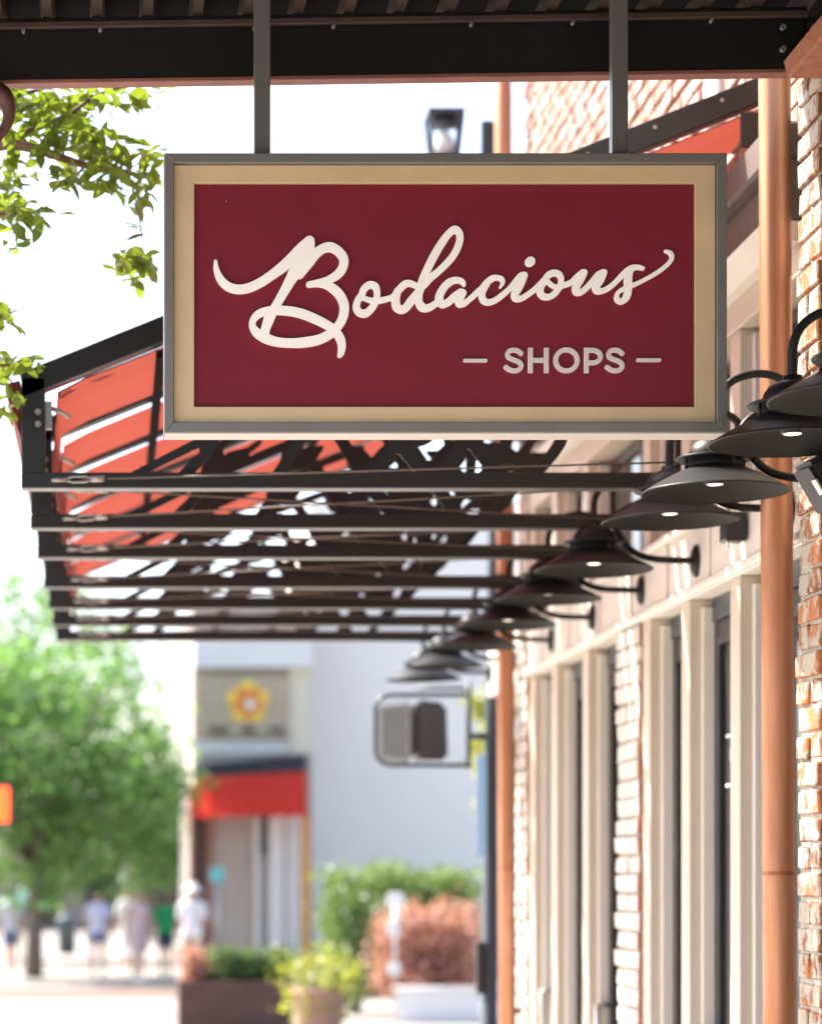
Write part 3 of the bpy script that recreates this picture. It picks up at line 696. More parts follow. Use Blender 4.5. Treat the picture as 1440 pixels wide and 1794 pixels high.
# ------------------------------------------------------------------ gooseneck lamps
LX, LZ = 1.762, CZ+1.134
k_ = 7.1/FP                                  # metres per photograph pixel at the third lamp
def make_lamp(y, label):
    o = empty('gooseneck_lamp', (LX, y, LZ), label, 'wall lamp', 'black gooseneck lamps along the header')
    c = (LX, y, LZ)
    rim = 127*k_
    sh = MB().lathe(c, [(48*k_, 44*k_), (52*k_, 40*k_), (75*k_, 29*k_), (100*k_, 16*k_), (122*k_, 3*k_), (rim, 0), (rim+.001, -.003), (rim-.002, -.004)], 48)
    sh.build('shade', 'lamp_black', o)
    MB().lathe(c, [(rim-.003, -.003), (121*k_, 1*k_), (98*k_, 12*k_), (74*k_, 22*k_), (40*k_, 27*k_), (.001, 27*k_)], 48).build('shade_lining', 'lamp_inside', o)
    MB().lathe(c, [(.001, 12*k_), (12*k_, 12*k_), (14*k_, 13*k_)], 24).build('bulb', 'bulb_glow', o)
    MB().lathe(c, [(14.2*k_, 12.5*k_), (17*k_, 13*k_), (18*k_, 27*k_)], 24).build('socket', 'lamp_black', o)
    MB().lathe(c, [(47*k_, 43*k_), (47*k_, 60*k_), (44*k_, 60*k_)], 36).build('neck_band', 'lamp_black', o)
    MB().lathe(c, [(30*k_, 57*k_), (66*k_, 55*k_), (68*k_, 58*k_), (66*k_, 60*k_), (30*k_, 61*k_)], 40).build('vent_ring', 'lamp_black', o)
    for a in (20, 110, 200, 290):
        MB().tube([(LX+58*k_*math.cos(R(a)), y+58*k_*math.sin(R(a)), LZ+35*k_), (LX+58*k_*math.cos(R(a)), y+58*k_*math.sin(R(a)), LZ+57*k_)], 2.6*k_, 8).build('vent_post', 'lamp_black', o)
    MB().lathe(c, [(46*k_, 60*k_), (46*k_, 66*k_), (43*k_, 76*k_), (36*k_, 86*k_), (25*k_, 92*k_), (16*k_, 95*k_), (15*k_, 102*k_), (9*k_, 104*k_), (.001, 104*k_)], 36).build('dome_cap', 'lamp_black', o)
    pts = [(0, 98), (0, 128), (2, 152), (12, 176), (36, 196), (72, 205), (105, 200), (128, 182), (122, 160), (92, 144), (62, 128), (47, 108), (52, 84), (68, 57), (92, 36), (122, 26), (157, 22), (244, 20)]
    q = smooth_path([(LX+a*k_, y+.0*a, LZ+b*k_) for a, b in pts], 5)
    MB().tube([tuple(p) for p in q], 7.2*k_, 14).build('gooseneck', 'lamp_black', o)
    MB().lathe((0, 0, 0), [(.001, .018), (20*k_, .016), (24*k_, .010), (26*k_, 0)], 28)
    pm = MB(); vs = []
    for r_, d in ((.001, .018), (18*k_, .018), (24*k_, .012), (26*k_, .0)):
        pass
    prof = [(.001, .02), (18*k_, .019), (25*k_, .012), (27*k_, .001)]; n = 28; fs = []
    for r_, d in prof:
        for i in range(n):
            a = 2*math.pi*i/n; vs.append((2.1405-d, y+r_*math.cos(a), LZ+20*k_+1.35*r_*math.sin(a)))
    for j in range(len(prof)-1):
        for i in range(n): fs.append((j*n+i, j*n+(i+1) % n, (j+1)*n+(i+1) % n, (j+1)*n+i))
    pm.add(vs, fs, True); pm.build('wall_plate', 'lamp_black', o)
    return o
LY = [5.69, 6.26, 7.06, 7.63, 8.83, 9.76, 10.74, 11.75, 12.8, 13.64]
names = ['nearest black gooseneck lamp, cut off by the right edge above the others',
 'black gooseneck lamp whose shade overlaps the lower right sign corner',
 'black gooseneck lamp just below the lower right sign corner, in front of the copper downspout',
 'blue-sheened gooseneck lamp tucked directly under the lamp at the sign corner',
 'fifth gooseneck lamp from the right, its arm and oval plate in full view',
 'sixth gooseneck lamp from the right, its shade half behind the fifth',
 'seventh gooseneck lamp from the right, under the dark truss ends',
 'eighth gooseneck lamp from the right, just left of the far copper downspout',
 'ninth gooseneck lamp from the right, second farthest and partly hidden',
 'farthest gooseneck lamp, right above the hanging lantern box']
l0 = make_lamp(LY[0], names[0])
for y, nm in list(zip(LY, names))[1:]:
    c = copy_tree(l0, (0, y-LY[0], 0)); c['label'] = nm; c.rotation_euler = (random.uniform(-.012, .012), random.uniform(-.014, .010), random.uniform(-.035, .035))
MB().box(2.14, 2.32, 12.73, 13.75, 2.94, 3.25).build('header_return', 'cream_light', bld, bevel=.004)

# flood light at the right edge and the small one on the header
fl = empty('flood_light', (1.9, 6.45, 2.95), 'dark angular flood light at the right edge over the rough brick', 'flood light')
def rotbox(mb, c, h, ry, rz=0):
    M = Matrix.Rotation(rz, 4, 'Z') @ Matrix.Rotation(ry, 4, 'Y'); vs = []
    for sz in (-1, 1):
        for sx, sy in ((-1,-1),(1,-1),(1,1),(-1,1)): vs.append(Vector(c)+M @ Vector((sx*h[0], sy*h[1], sz*h[2])))
    mb.add(vs, [(0,3,2,1),(4,5,6,7),(0,1,5,4),(1,2,6,5),(2,3,7,6),(3,0,4,7)]); return mb
fc = P(1447, 845, 6.45)
rotbox(MB(), fc, (.045, .06, .075), R(-32), R(8)).build('housing', 'lamp_black', fl, bevel=.012, seg=2)
rotbox(MB(), fc+Vector((-.035, -.045, -.02)), (.003, .012, .022), R(-32), R(8)).build('maker_plate', 'steel', fl)
MB().tube([fc, fc+Vector((.1, .0, -.02)), (2.19, 6.45, fc.z-.02)], .014, 10).build('arm', 'lamp_black', fl)
sb = empty('spot_box', (2.1, 8.1, 3.1), 'small black box spotlight on the cream header behind the copper downspout', 'spotlight')
MB().box(2.06, 2.135, 8.12, 8.2, 3.04, 3.14).build('housing', 'door_black', sb, bevel=.006)
MB().tube([(2.14, 8.16, 3.16), (2.08, 8.16, 3.16), (2.08, 8.16, 3.02)], .008, 8).build('bracket', 'steel', sb)

# ------------------------------------------------------------------ slate lamp post with lantern, and the box lantern hung on it
YP = 14.0
lp = empty('lamp_post', (X(856, YP), YP, .0), 'tall dark slate street lamp post beyond the far downspout', 'lamp post')
px_ = X(857, YP)
MB().tube([(px_, YP, 0), (px_, YP, .9), (px_, YP, .92), (px_+.02, YP, 3.5), (px_+.06, YP, Z(162, YP))], [.075, .065, .05, .036, .032], 16).build('pole', 'slate', lp)
MB().box(X(842, YP), X(864, YP), YP-.03, YP+.03, Z(300, YP), Z(213, YP)).build('arm_clamp', 'slate', lp, bevel=.004)
lz0, lz1 = Z(275, YP), Z(207, YP)
lc = X(778, YP)
MB().tube([(X(850, YP), YP, lz0-.05), (X(815, YP), YP, lz0-.12), (lc, YP, lz0-.12), (lc, YP, lz0-.02)], .012, 8).build('lantern_arm', 'slate', lp)
wl, wt = 22*YP/FP, 29*YP/FP
ln = MB()
for sx, sy in ((-1,-1),(1,-1),(1,1),(-1,1)): ln.bar((lc+sx*wl, YP+sy*wl, lz0), (lc+sx*wt, YP+sy*wt, lz1), .022, .022, (0, 1, 0))
ln.box(lc-wt-.01, lc+wt+.01, YP-wt-.01, YP+wt+.01, lz1, lz1+.03); ln.box(lc-wl-.01, lc+wl+.01, YP-wl-.01, YP+wl+.01, lz0-.03, lz0)
lnf = ln.build('lantern_frame', 'slate', lp)
MB().lathe((lc, YP, lz0), [(.001, .0), (.055, .01), (.062, .06), (.05, .11), (.03, .14), (.001, .145)], 20).build('lantern_globe', 'white_paint', lnf)
MB().lathe((lc, YP, lz1-.05), [(.001, .05), (.06, .045), (.085, .0), (.001, .0)], 20).build('lantern_reflector', 'slate', lnf)
MB().box(X(833, YP), X(850, YP), YP-.05, YP-.038, Z(1500, YP), Z(1322, YP)).build('banner', 'blue_banner', lp)
MB().box(X(833, YP), X(848, YP), YP-.05, YP-.0, Z(1740, YP), Z(1650, YP)).build('control_box', 'door_black', lp, bevel=.004)

bl = empty('box_lantern', (X(740, YP), YP, Z(1342, YP)), 'rounded brown metal box lantern on a hooped bracket beside the slate pole', 'lantern')
hx0, hx1, hz0, hz1 = X(657, YP), X(822, YP), Z(1341, YP), Z(1218, YP)
rr = .09
loop = []
for (cx_, cz_), a0 in (((hx0+rr, hz1-rr), 90), ((hx0+rr, hz0+rr), 180)):
    for i in range(7): a = R(a0+90*i/6); loop.append((cx_+rr*math.cos(a), YP-.02, cz_+rr*math.sin(a)))
hp = [(hx1, YP-.02, hz1)]+loop+[(hx1, YP-.02, hz0)]
MB().tube(hp, .013, 10).build('hoop', 'slate', bl)
MB().tube([(X(820, YP), YP-.02, Z(1346, YP)), (X(820, YP), YP-.02, Z(1196, YP))], .015, 10).build('hanging_bar', 'slate', bl)
MB().tube([(X(727, YP), YP-.02, Z(1206, YP)), (X(820, YP), YP-.02, Z(1206, YP))], .010, 8).build('top_rod', 'slate', bl)
MB().tube([(X(820, YP), YP-.02, Z(1290, YP)), (X(856, YP), YP, Z(1290, YP))], .022, 10).build('pole_arm', 'slate', bl)
def roundplan(xl, xf, xr, yf, yb, z0, z1, lo, hi):
    pl = [(xl, (yf+yb)/2-.03), (xl, (yf+yb)/2+.03), (xf, yb), (xr, (yf+yb)/2)]
    return pl
fx = X(727, YP); bx0 = X(663, YP); bx1 = X(790, YP); zz0, zz1 = Z(1336, YP), Z(1226, YP)
MB().hexa([(bx0, YP+.12, zz0), (fx-.001, YP-.07, zz0), (fx-.001, YP+.26, zz0), (bx0, YP+.2, zz0)], [(bx0, YP+.12, zz1), (fx-.001, YP-.07, zz1), (fx-.001, YP+.26, zz1), (bx0, YP+.2, zz1)]).build('skylit_side', 'skylit_panel', bl, bevel=.035, seg=4)  # left side paler than the right: sky light on it put into the colour
MB().hexa([(fx+.001, YP-.07, zz0+.02), (bx1, YP+.1, zz0+.02), (bx1, YP+.2, zz0+.02), (fx+.001, YP+.26, zz0+.02)], [(fx+.001, YP-.07, zz1), (bx1-.01, YP+.1, zz1-.01), (bx1-.01, YP+.2, zz1-.01), (fx+.001, YP+.26, zz1)]).build('brown_side', 'brown_panel', bl, bevel=.025, seg=3)
for i in range(6):
    t = (i+.5)/6; xr_ = bx0+.02+(fx-bx0-.04)*t; yr_ = YP+.12-.19*(xr_-bx0)/(fx-bx0)
    MB().box(xr_-.006, xr_+.006, yr_-.012, yr_-.001, zz0+.04, zz1-.03).build('louvre', 'skylit_panel', bl)

# ------------------------------------------------------------------ trees
def leaf_quads(mb, c, n, size, spread, rd, squash=.8):
    for _ in range(n):
        p = Vector((rd.gauss(0, spread), rd.gauss(0, spread), rd.gauss(0, spread*squash)))+Vector(c)
        d = Vector((rd.uniform(-1, 1), rd.uniform(-1, 1), rd.uniform(-.8, .5))).normalized()
        u = d.orthogonal().normalized(); u.rotate(Matrix.Rotation(rd.uniform(0, 6.28), 3, d))
        L_ = size*rd.uniform(.7, 1.3); W = L_*.32
        mb.add([p, p+d*L_*.45+u*W, p+d*L_, p+d*L_*.45-u*W], [(0, 1, 2, 3)])
def tree(label, base, th, tr_, cc, cr, nclump, nleaf, size, lm, seed, hole=.0):
    rd = random.Random(seed); o = empty('tree', base, label, 'tree', None)
    b = Vector(base); cc = Vector(cc)
    MB().tube([b, b+Vector((.02, 0, th*.5)), b+Vector((.06, 0, th)), cc+Vector((0, 0, cr[2]*.3))], [tr_*1.25, tr_, tr_*.85, tr_*.3], 12).build('trunk', 'bark', o)
    lb = MB(); cl = []
    for i in range(nclump):
        while 1:
            v = Vector((rd.uniform(-1, 1), rd.uniform(-1, 1), rd.uniform(-1, 1)))
            if .35 < v.length < 1: break
        cl.append(cc+Vector((v.x*cr[0], v.y*cr[1], v.z*cr[2])))
    for c in cl[::3]:
        s_ = b+Vector((.05, 0, th*rd.uniform(.8, 1.0))); m_ = (s_+c)/2+Vector((0, 0, .2))
        lb.tube([s_, m_, c], [tr_*.35, tr_*.2, tr_*.06], 6)
    lb.build('limbs', 'bark', o)
    cm = MB()
    for c in cl: leaf_quads(cm, c, nleaf, size, min(cr)*rd.uniform(.12, .24), rd)
    cm.build('crown', lm, o, kind='stuff')
    return o
tree('leafy green street tree at left below the awning ends', (X(60, 47), 47, 0), 2.4, .15, (X(90, 47), 47, Z(1335, 47)), (2.9, 2.6, 2.35), 110, 85, .2, 'leaf_far', 3)
tree('tall pale green tree filling the left edge behind the street tree', (X(-60, 58), 58, 0), 3, .16, (X(-20, 58), 58, Z(1190, 58)), (3.2, 2.5, 3.2), 70, 85, .2, 'leaf_far', 5)
tree('small lime tree glimpsed between box lantern and slate pole', (X(880, 46), 46, 0), 3.2, .12, (X(880, 46), 46, Z(1280, 46)), (.75, .7, 1.6), 26, 60, .16, 'leaf_lime', 9)
tree('dark green tree far down the plaza between the people and the shop', (X(260, 80), 80, 0), 3, .2, (X(230, 80), 80, Z(1450, 80)), (3.2, 2.5, 2.0), 60, 70, .3, 'leaf_far', 11)

# near branch of a crape myrtle hanging into the top left corner
YN = 7.95
nt_ = empty('myrtle_tree', (-1.9, YN, 0.1), 'near tree branch with single green leaves hanging into the top left corner', 'tree')
bpt = Vector((-1.9, YN, .0))
MB().tube([bpt, (-1.92, YN, 1.6), (-1.75, YN+.05, 3.0), (-1.5, YN+.1, 4.2), (-1.3, YN+.1, 5.5)], [.10, .085, .07, .05, .025], 12).build('trunk', 'bark', nt_)
def pp(px, py, dy=0): return P(px, py, YN+dy)
branches = [
 ([(-600, 560), (-300, 380), (-100, 290), (0, 255), (60, 260), (110, 277), (160, 292), (215, 300), (262, 312)], .026, .006),
 ([(0, 255), (60, 225), (120, 200), (175, 165), (230, 150), (270, 150)], .010, .003),
 ([(-120, 290), (-40, 220), (30, 170), (90, 150), (120, 120)], .012, .004),
 ([(-160, 320), (-60, 370), (0, 375), (40, 368), (85, 372)], .012, .003),
 ([(225, 300), (238, 350), (248, 405), (250, 440)], .004, .002),
 ([(-160, 420), (-60, 545), (0, 555), (20, 540)], .012, .003), ([(-200, 480), (-60, 620), (0, 640), (40, 630)], .012, .003), ([(-200, 520), (-80, 680), (-10, 700)], .012, .003),
 ([(60, 225), (70, 190), (95, 160)], .006, .002), ([(110, 277), (120, 240), (150, 230)], .005, .002), ([(215, 300), (245, 285), (262, 262)], .003, .0015)]
tw = MB(); tips = []
rdn = random.Random(4)
for pts, r0, r1 in branches:
    q = smooth_path([tuple(pp(a, b, rdn.uniform(-.12, .12))) for a, b in pts], 5)
    n = len(q); tw.tube([tuple(p) for p in q], [r0+(r1-r0)*i/(n-1) for i in range(n)], 8)
    tips.append(q)
tw.build('limbs', 'twig', nt_)
# leaves: spots in the photograph's clusters, each leaf a part
clusters = [(20,165,30,26),(70,185,45,42),(125,190,40,36),(100,230,45,34),(40,225,40,24),(150,240,30,22),(175,160,18,9),(225,165,22,12),(262,160,18,9),(205,180,12,5),
 (120,310,25,14),(165,290,28,20),(200,280,28,20),(170,255,24,14),(210,250,18,8),(195,320,22,12),(245,320,22,14),(262,300,16,8),(258,275,12,6),(240,350,16,8),(85,300,20,7),(270,262,10,4),
 (15,290,24,12),(30,320,24,12),(15,350,26,14),(45,370,26,14),(75,380,18,9),(25,400,22,9),(35,430,14,5),
 (215,450,22,10),(245,455,24,14),(262,470,14,7),(235,480,18,8),(250,408,8,3),
 (8,545,14,8),(15,570,12,5),(15,630,24,14),(45,640,16,9),(10,660,18,10),(20,690,16,8),(5,715,10,5)]
lprotos = []
for k in range(5):
    rr_ = random.Random(k); L_ = .062; W = L_*rr_.uniform(.2, .27); bend = rr_.uniform(-.012, .014)
    vs = []; fs = []
    for i, (t, w_) in enumerate(((0, .06), (.18, .62), (.42, 1.0), (.68, .85), (.88, .42), (1, .02))):
        for s_ in (-1, 0, 1): vs.append((t*L_, s_*W*w_, bend*math.sin(t*2.6)+abs(s_)*.004*w_))
    for i in range(5):
        for j in range(2): a = i*3+j; fs.append((a, a+1, a+4, a+3))
    lprotos.append((vs, fs))
protoL = []
count = 0; restm = MB()
def leaf_at(p, e, k, scale):
    global count
    M = Matrix.Rotation(e[2], 3, 'Z') @ Matrix.Rotation(e[1], 3, 'Y') @ Matrix.Rotation(e[0], 3, 'X')
    if count < 300:
        count += 1
        if len(protoL) <= k or protoL[k] is None:
            b = MB(); b.add(lprotos[k][0], lprotos[k][1], True)
            me = bpy.data.meshes.new('leaf'); me.from_pydata(lprotos[k][0], [], lprotos[k][1]); me.materials.append(MATS['leaf_near'])
            for pg in me.polygons: pg.use_smooth = True
            protoL.extend([None]*(k+1-len(protoL))); protoL[k] = me
        o = bpy.data.objects.new('leaf', protoL[k]); C.objects.link(o); o.parent = nt_
        o.location = Vector(p)-wloc(nt_); o.rotation_euler = M.to_euler(); o.scale = (scale,)*3; WORLD[o.name] = Vector(p)
    else:
        restm.add([Vector(p)+M @ (Vector(v)*scale) for v in lprotos[k][0]], lprotos[k][1], True)
order = []
for cx_, cy_, sp, n in clusters:
    for _ in range(int(n*1.4)):
        order.append((rdn.gauss(cx_, sp*.55), rdn.gauss(cy_, sp*.45), rdn.uniform(-.22, .22)))
rdn.shuffle(order)
# leaves whose outline shows against the sky first
order.sort(key=lambda a: -(a[0]+a[1]*.25)+rdn.uniform(-60, 60))
for a, b, d in order:
    leaf_at(pp(a, b, d), (rdn.uniform(-.9, .9), rdn.uniform(-.5, 1.1), rdn.uniform(0, 6.28)), rdn.randrange(5), rdn.uniform(.85, 1.35))
for _ in range(2600):                         # the rest of the crown, above and left of the picture
    p = Vector((rdn.uniform(-3.2, -.75), rdn.uniform(6.9, 8.6), rdn.uniform(3.3, 5.8)))
    leaf_at(p, (rdn.uniform(-.9, .9), rdn.uniform(-.5, 1.1), rdn.uniform(0, 6.28)), rdn.randrange(5), rdn.uniform(.8, 1.6))
restm.build('crown', 'leaf_near', nt_, kind='stuff')

# ------------------------------------------------------------------ pedestrian signal at the left edge
YG = 24.0
pg_ = empty('pedestrian_signal', (X(-40, YG), YG, 0), 'glowing orange pedestrian crossing signal at the left edge', 'signal')
MB().tube([(X(-42, YG), YG+.1, 0), (X(-42, YG), YG+.1, 3.4)], .055, 14).build('pole', 'slate', pg_)
MB().box(X(-28, YG), X(20, YG), YG-.05, YG+.1, Z(1445, YG), Z(1374, YG)).build('housing', 'door_black', pg_, bevel=.02)
MB().box(X(-24, YG), X(17, YG), YG-.058, YG-.051, Z(1440, YG), Z(1379, YG)).build('lens', 'signal_orange', pg_, bevel=.003)

# ------------------------------------------------------------------ background buildings
YW = 52.0
wb = empty('pale_building', (X(760, YW), YW+3, 0), 'blank pale grey-white stucco building behind the box lantern', 'building')
MB().box(X(545, YW), 16, YW, YW+8, 0, Z(905, YW)).build('wall', 'stucco_pale', wb)
MB().box(X(545, YW)-.1, 16, YW-.12, YW+8, Z(905, YW)+.002, Z(905, YW)+.3).build('parapet', 'stucco_pale', wb)
YC = 50.0
sbd = empty('corner_shop', (X(430, YC), YC+3, 0), 'cream corner shop with tan flower sign and scarlet awning', 'building')
MB().box(X(338, YC), X(542, YC), YC, YC+8, 0, Z(1040, YC)).build('wall', 'taupe_light', sbd)
MB().box(X(505, YC), X(544, YC), YC-.12, YC-.002, Z(1322, YC), Z(1150, YC)).build('corner_pilaster', 'stucco_cream', sbd)
MB().box(X(338, YC), X(545, YC), YC-.3, YC-.003, Z(1172, YC), Z(1125, YC)).build('cornice', 'white_paint', sbd, bevel=.02)
MB().box(X(338, YC), X(504, YC), YC-.06, YC-.004, Z(1320, YC), Z(1296, YC)).build('fascia', 'white_paint', sbd)
for a, b in ((331, 345), (358, 372)):
    MB().box(X(a, YC), X(b, YC), YC-.2, YC-.002, 0, Z(1425, YC)).build('column', 'brick_far', sbd)
for a, b in ((446, 454), (470, 497), (501, 526)):
    MB().box(X(a, YC), X(b, YC), YC-.25, YC-.002, 0, Z(1425, YC)).build('column', 'white_paint', sbd)
for a, b, t0, t1 in ((345.5, 357.5, 1660, 1432), (455, 469, 1500, 1432)):
    f_ = MB().box(X(a, YC), X(b, YC), YC-.04, YC-.003, Z(t0, YC), Z(t1, YC)).build('window', 'slate', sbd)
    MB().box(X(a+2, YC), X(b-2, YC), YC-.05, YC-.041, Z(t0-3, YC), Z(t1+3, YC)).build('pane', 'glass_dark', f_)
MB().box(X(527, YC), X(538, YC), YC-.62, YC-.5, 0, Z(1428, YC)).build('amber_post', 'amber_post', sbd)
# scarlet awning with a black upper band
awn = MB(); x_a, x_b = X(330, YC-1), X(537, YC-1)
nn = 36; vs = []; fs = []
for i in range(nn+1):
    t = i/nn; xx = x_a+(x_b-x_a)*t; sag = .05*abs(math.sin(t*math.pi*7)); fold = .03*math.sin(t*40)
    zt_ = Z(1362-10*t, YC-1); zb_ = Z(1434, YC-1)+sag
    for yy_, zz_ in ((YC-1.0, zt_), (YC-1.1+fold*.5, (zt_+zb_)/2), (YC-1.2+fold, zb_)): vs.append((xx+(.15*(1-t) if zz_ == zt_ else 0), yy_, zz_))
for i in range(nn):
    for j in range(2): a_ = i*3+j; fs.append((a_, a_+1, a_+4, a_+3))
awn.add(vs, fs, True)
awn.build('awning_valance', 'awning_scarlet', sbd)
ab2 = MB()
ab2.hexa([(x_a+.15, YC-1.0, Z(1361, YC-1)), (x_b, YC-1.0, Z(1351, YC-1)), (x_b, YC-.3, Z(1351, YC-1)), (x_a+.15, YC-.3, Z(1361, YC-1))], [(x_a+.3, YC-.95, Z(1338, YC-1)), (x_b, YC-.95, Z(1320, YC-1)), (x_b, YC-.3, Z(1320, YC-1)), (x_a+.3, YC-.3, Z(1338, YC-1))])
ab2.build('awning_top', 'awning_black', sbd)
# painted emblem sign board above it
sp = empty('flower_sign', (X(426, YC), YC-.2, Z(1292, YC)), 'tan sign board with a yellow and orange flower emblem above the scarlet awning', 'sign')
MB().box(X(346, YC), X(507, YC), YC-.2, YC-.13, Z(1292, YC), Z(1185, YC)).build('board', 'sign_tan', sp, bevel=.01)
ec = P(434, 1232, YC)
def disc(mb, cx_, cz_, r, y0, y1, n=20):
    mb.prism([(cx_+r*math.cos(2*math.pi*i/n), cz_+r*math.sin(2*math.pi*i/n)) for i in range(n)], 'y', y0, y1); return mb
for i in range(5):
    a = R(90+72*i)
    disc(MB(), ec.x+.26*math.cos(a), ec.z+.26*math.sin(a), .2, YC-.23-.003*i, YC-.2005).build('petal', 'petal_yellow', sp)
    disc(MB(), ec.x+.2*math.cos(a+.63), ec.z+.2*math.sin(a+.63),   .13, YC-.26-.003*i, YC-.2).build('petal_tip', 'petal_orange', sp)
disc(MB(), ec.x+.04, ec.z-.05, .1, YC-.29, YC-.2).build('flower_heart', 'white_paint', sp)
for a, b in ((368, 402), (424, 448), (472, 498)):
    n = max(2, (b-a)//8)
    for i in range(n):
        u = a+(b-a)*i/n
        MB().box(X(u, YC), X(u+(b-a)/n*.7, YC), YC-.215, YC-.2005, Z(1286, YC), Z(1274, YC)).build('letter', 'ink', sp)
# far low building and trees closing the plaza
fb = empty('far_arcade', (-2, 92, 0), 'far taupe arcade building with dark openings behind the people', 'building')
MB().box(-14, 9, 92, 98, 0, 5.2).build('wall', 'taupe', fb)
for i in range(9):
    xx = -12.5+i*2.3
    f_ = MB().box(xx, xx+1.3, 91.95, 91.999, .2, 2.8).build('window', 'slate', fb)
    MB().box(xx+.08, xx+1.22, 91.93, 91.949, .3, 2.7).build('pane', 'glass_dark', f_)
MB().box(-14.2, 9.2, 91.6, 98.2, 5.201, 5.6).build('cornice', 'white_paint', fb)

# ------------------------------------------------------------------ shrubs, planters, street things in the plaza
def shrub(name, label, base, cr, ncl, nl, size, lm, seed, cat='shrub', z0=.0, boxy=False):
    rd = random.Random(seed); b = Vector(base); o = empty(name, base, label, cat)
    st = MB(); cm = MB()
    for i in range(ncl):
        v = Vector((rd.uniform(-1, 1), rd.uniform(-1, 1), rd.uniform(-1, 1)))
        if not boxy and v.length > 1: v.normalize(); v *= rd.uniform(.75, 1)
        c = b+Vector((v.x*cr[0], v.y*cr[1], z0+cr[2]+v.z*cr[2]))
        if i % 3 == 0: st.tube([b+Vector((v.x*.3*cr[0], 0, z0)), (b+c)/2+Vector((0, 0, z0/2)), c], [.02, .014, .005], 5)
        leaf_quads(cm, c, nl, size, min(cr)*.28, rd)
    st.build('stems', 'bark', o); cm.build('foliage', lm, o, kind='stuff'); return o
shrub('hedge', 'wide green hedge growing against the pale building', (X(705, 40), 40, 0), (1.22, .5, 1.0), 190, 60, .11, 'leaf_hedge', 31, 'hedge', boxy=True)
shrub('flower_shrub', 'big pink flowering shrub in front of the green hedge', (X(748, 33), 33, .46), (.60, .42, .52), 130, 55, .075, 'leaf_pink', 33, boxy=True)
shrub('flower_shrub', 'green leafy bush at the left end of the pink shrub', (X(622, 34.5), 34.5, 0), (.38, .4, .95), 40, 50, .09, 'leaf_dark', 35)
shrub('planter_plant', 'bushy yellow-green plant spilling from the tan pot', (X(552, 27), 27, .38), (.46, .4, .36), 34, 24, .08, 'leaf_lime', 37, 'plant')
pt = empty('plant_pot', (X(560, 27), 27, 0), 'tan round pot under the yellow-green plant', 'pot')
MB().lathe((X(560, 27), 27, 0), [(.001, 0), (.20, 0), (.26, .35), (.30, .62), (.32, .64), (.32, .70), (.28, .70), (.27, .64), (.001, .62)], 28).build('bowl', 'pot_tan', pt)
pb_ = empty('planter_box', (X(410, 29), 29, 0), 'long dark brown planter box below the corner shop', 'planter')
for y0, y1 in ((28.7, 28.76), (29.4, 29.46)): MB().box(X(312, 29), X(512, 29), y0, y1, .0, .70).build('side_board', 'planter_brown', pb_, bevel=.006)
for a, b in ((312, 321), (503, 512)): MB().box(X(a, 29), X(b, 29), 28.762, 29.398, .0, .69).build('end_board', 'planter_brown', pb_, bevel=.006)
MB().box(X(322, 29), X(502, 29), 28.762, 29.398, .0, .62).build('soil', 'planter_brown', pb_)
for i, (px, nm) in enumerate(((345, 'reddish'), (395, 'leafy'), (440, 'rounded'), (482, 'low'))):
    shrub('planter_plant', ['red-tinged plant at the left end of the brown planter box', 'leafy green plant second from the left in the brown planter box', 'rounded green plant third from the left in the brown planter box', 'low green plant at the right end of the brown planter box'][i], (X(px, 29.1), 29.1, .62), (.2, .22, .24), 26, 40, .07, 'leaf_pink' if i == 0 else 'leaf_dark', 50+i, 'plant')
wp = empty('white_planter', (X(760, 32.4), 32.4, 0), 'low white planter wall under the pink shrub', 'planter')
MB().box(X(690, 32.4), X(836, 32.4), 32.1, 32.2, 0, .42).build('wall', 'white_paint', wp, bevel=.01)
MB().box(X(686, 32.4), X(840, 32.4), 32.06, 32.26, .421, .48).build('coping', 'white_paint', wp, bevel=.01)
tb = empty('litter_bin', (X(118, 62), 62, 0), 'dark blue litter bin left of the walker in the pale top', 'bin')
MB().lathe((X(118, 62), 62, 0), [(.001, 0), (.22, 0), (.25, .8), (.25, .85), (.001, .85)], 20).build('body', 'bin_blue', tb)
MB().lathe((X(118, 62), 62, .851), [(.27, 0), (.27, .06), (.15, .16), (.001, .17)], 20).build('lid', 'bin_blue', tb)
ts = empty('small_sign', (X(380, 46), 46, 0), 'small turquoise sign on a thin post before the corner shop', 'sign')
MB().tube([(X(380, 46), 46, 0), (X(380, 46), 46, Z(1520, 46))], .03, 10).build('post', 'steel', ts)
MB().box(X(368, 46), X(392, 46), 45.93, 45.965, Z(1546, 46), Z(1520, 46)).build('panel', 'turquoise', ts, bevel=.01)
ws = empty('notice_post', (X(692, 29.5), 29.5, 0), 'thin steel notice post with small white panels beside the pink shrub', 'sign')
MB().tube([(X(693, 29.5), 29.5, 0), (X(693, 29.5), 29.5, Z(1575, 29.5))], .018, 12).build('post', 'steel', ws)
for a, b, c_ in ((1565, 1588, 706), (1610, 1640, 699), (1688, 1708, 700)):
    MB().box(X(678, 29.5), X(c_, 29.5), 29.42, 29.455, Z(b, 29.5), Z(a, 29.5)).build('panel', 'white_paint', ws, bevel=.01)

um = empty('market_umbrella', (X(40, 52), 52, 0), 'teal market umbrella behind the street tree trunk at left', 'umbrella')
MB().tube([(X(40, 52), 52, 0), (X(40, 52), 52, Z(1552, 52))], .03, 10).build('pole', 'steel', um)
MB().lathe((X(40, 52), 52, Z(1592, 52)), [(.62, 0), (.60, .02), (.35, .22), (.03, .44), (.001, .45)], 8, False).build('canopy', 'umbrella_teal', um)
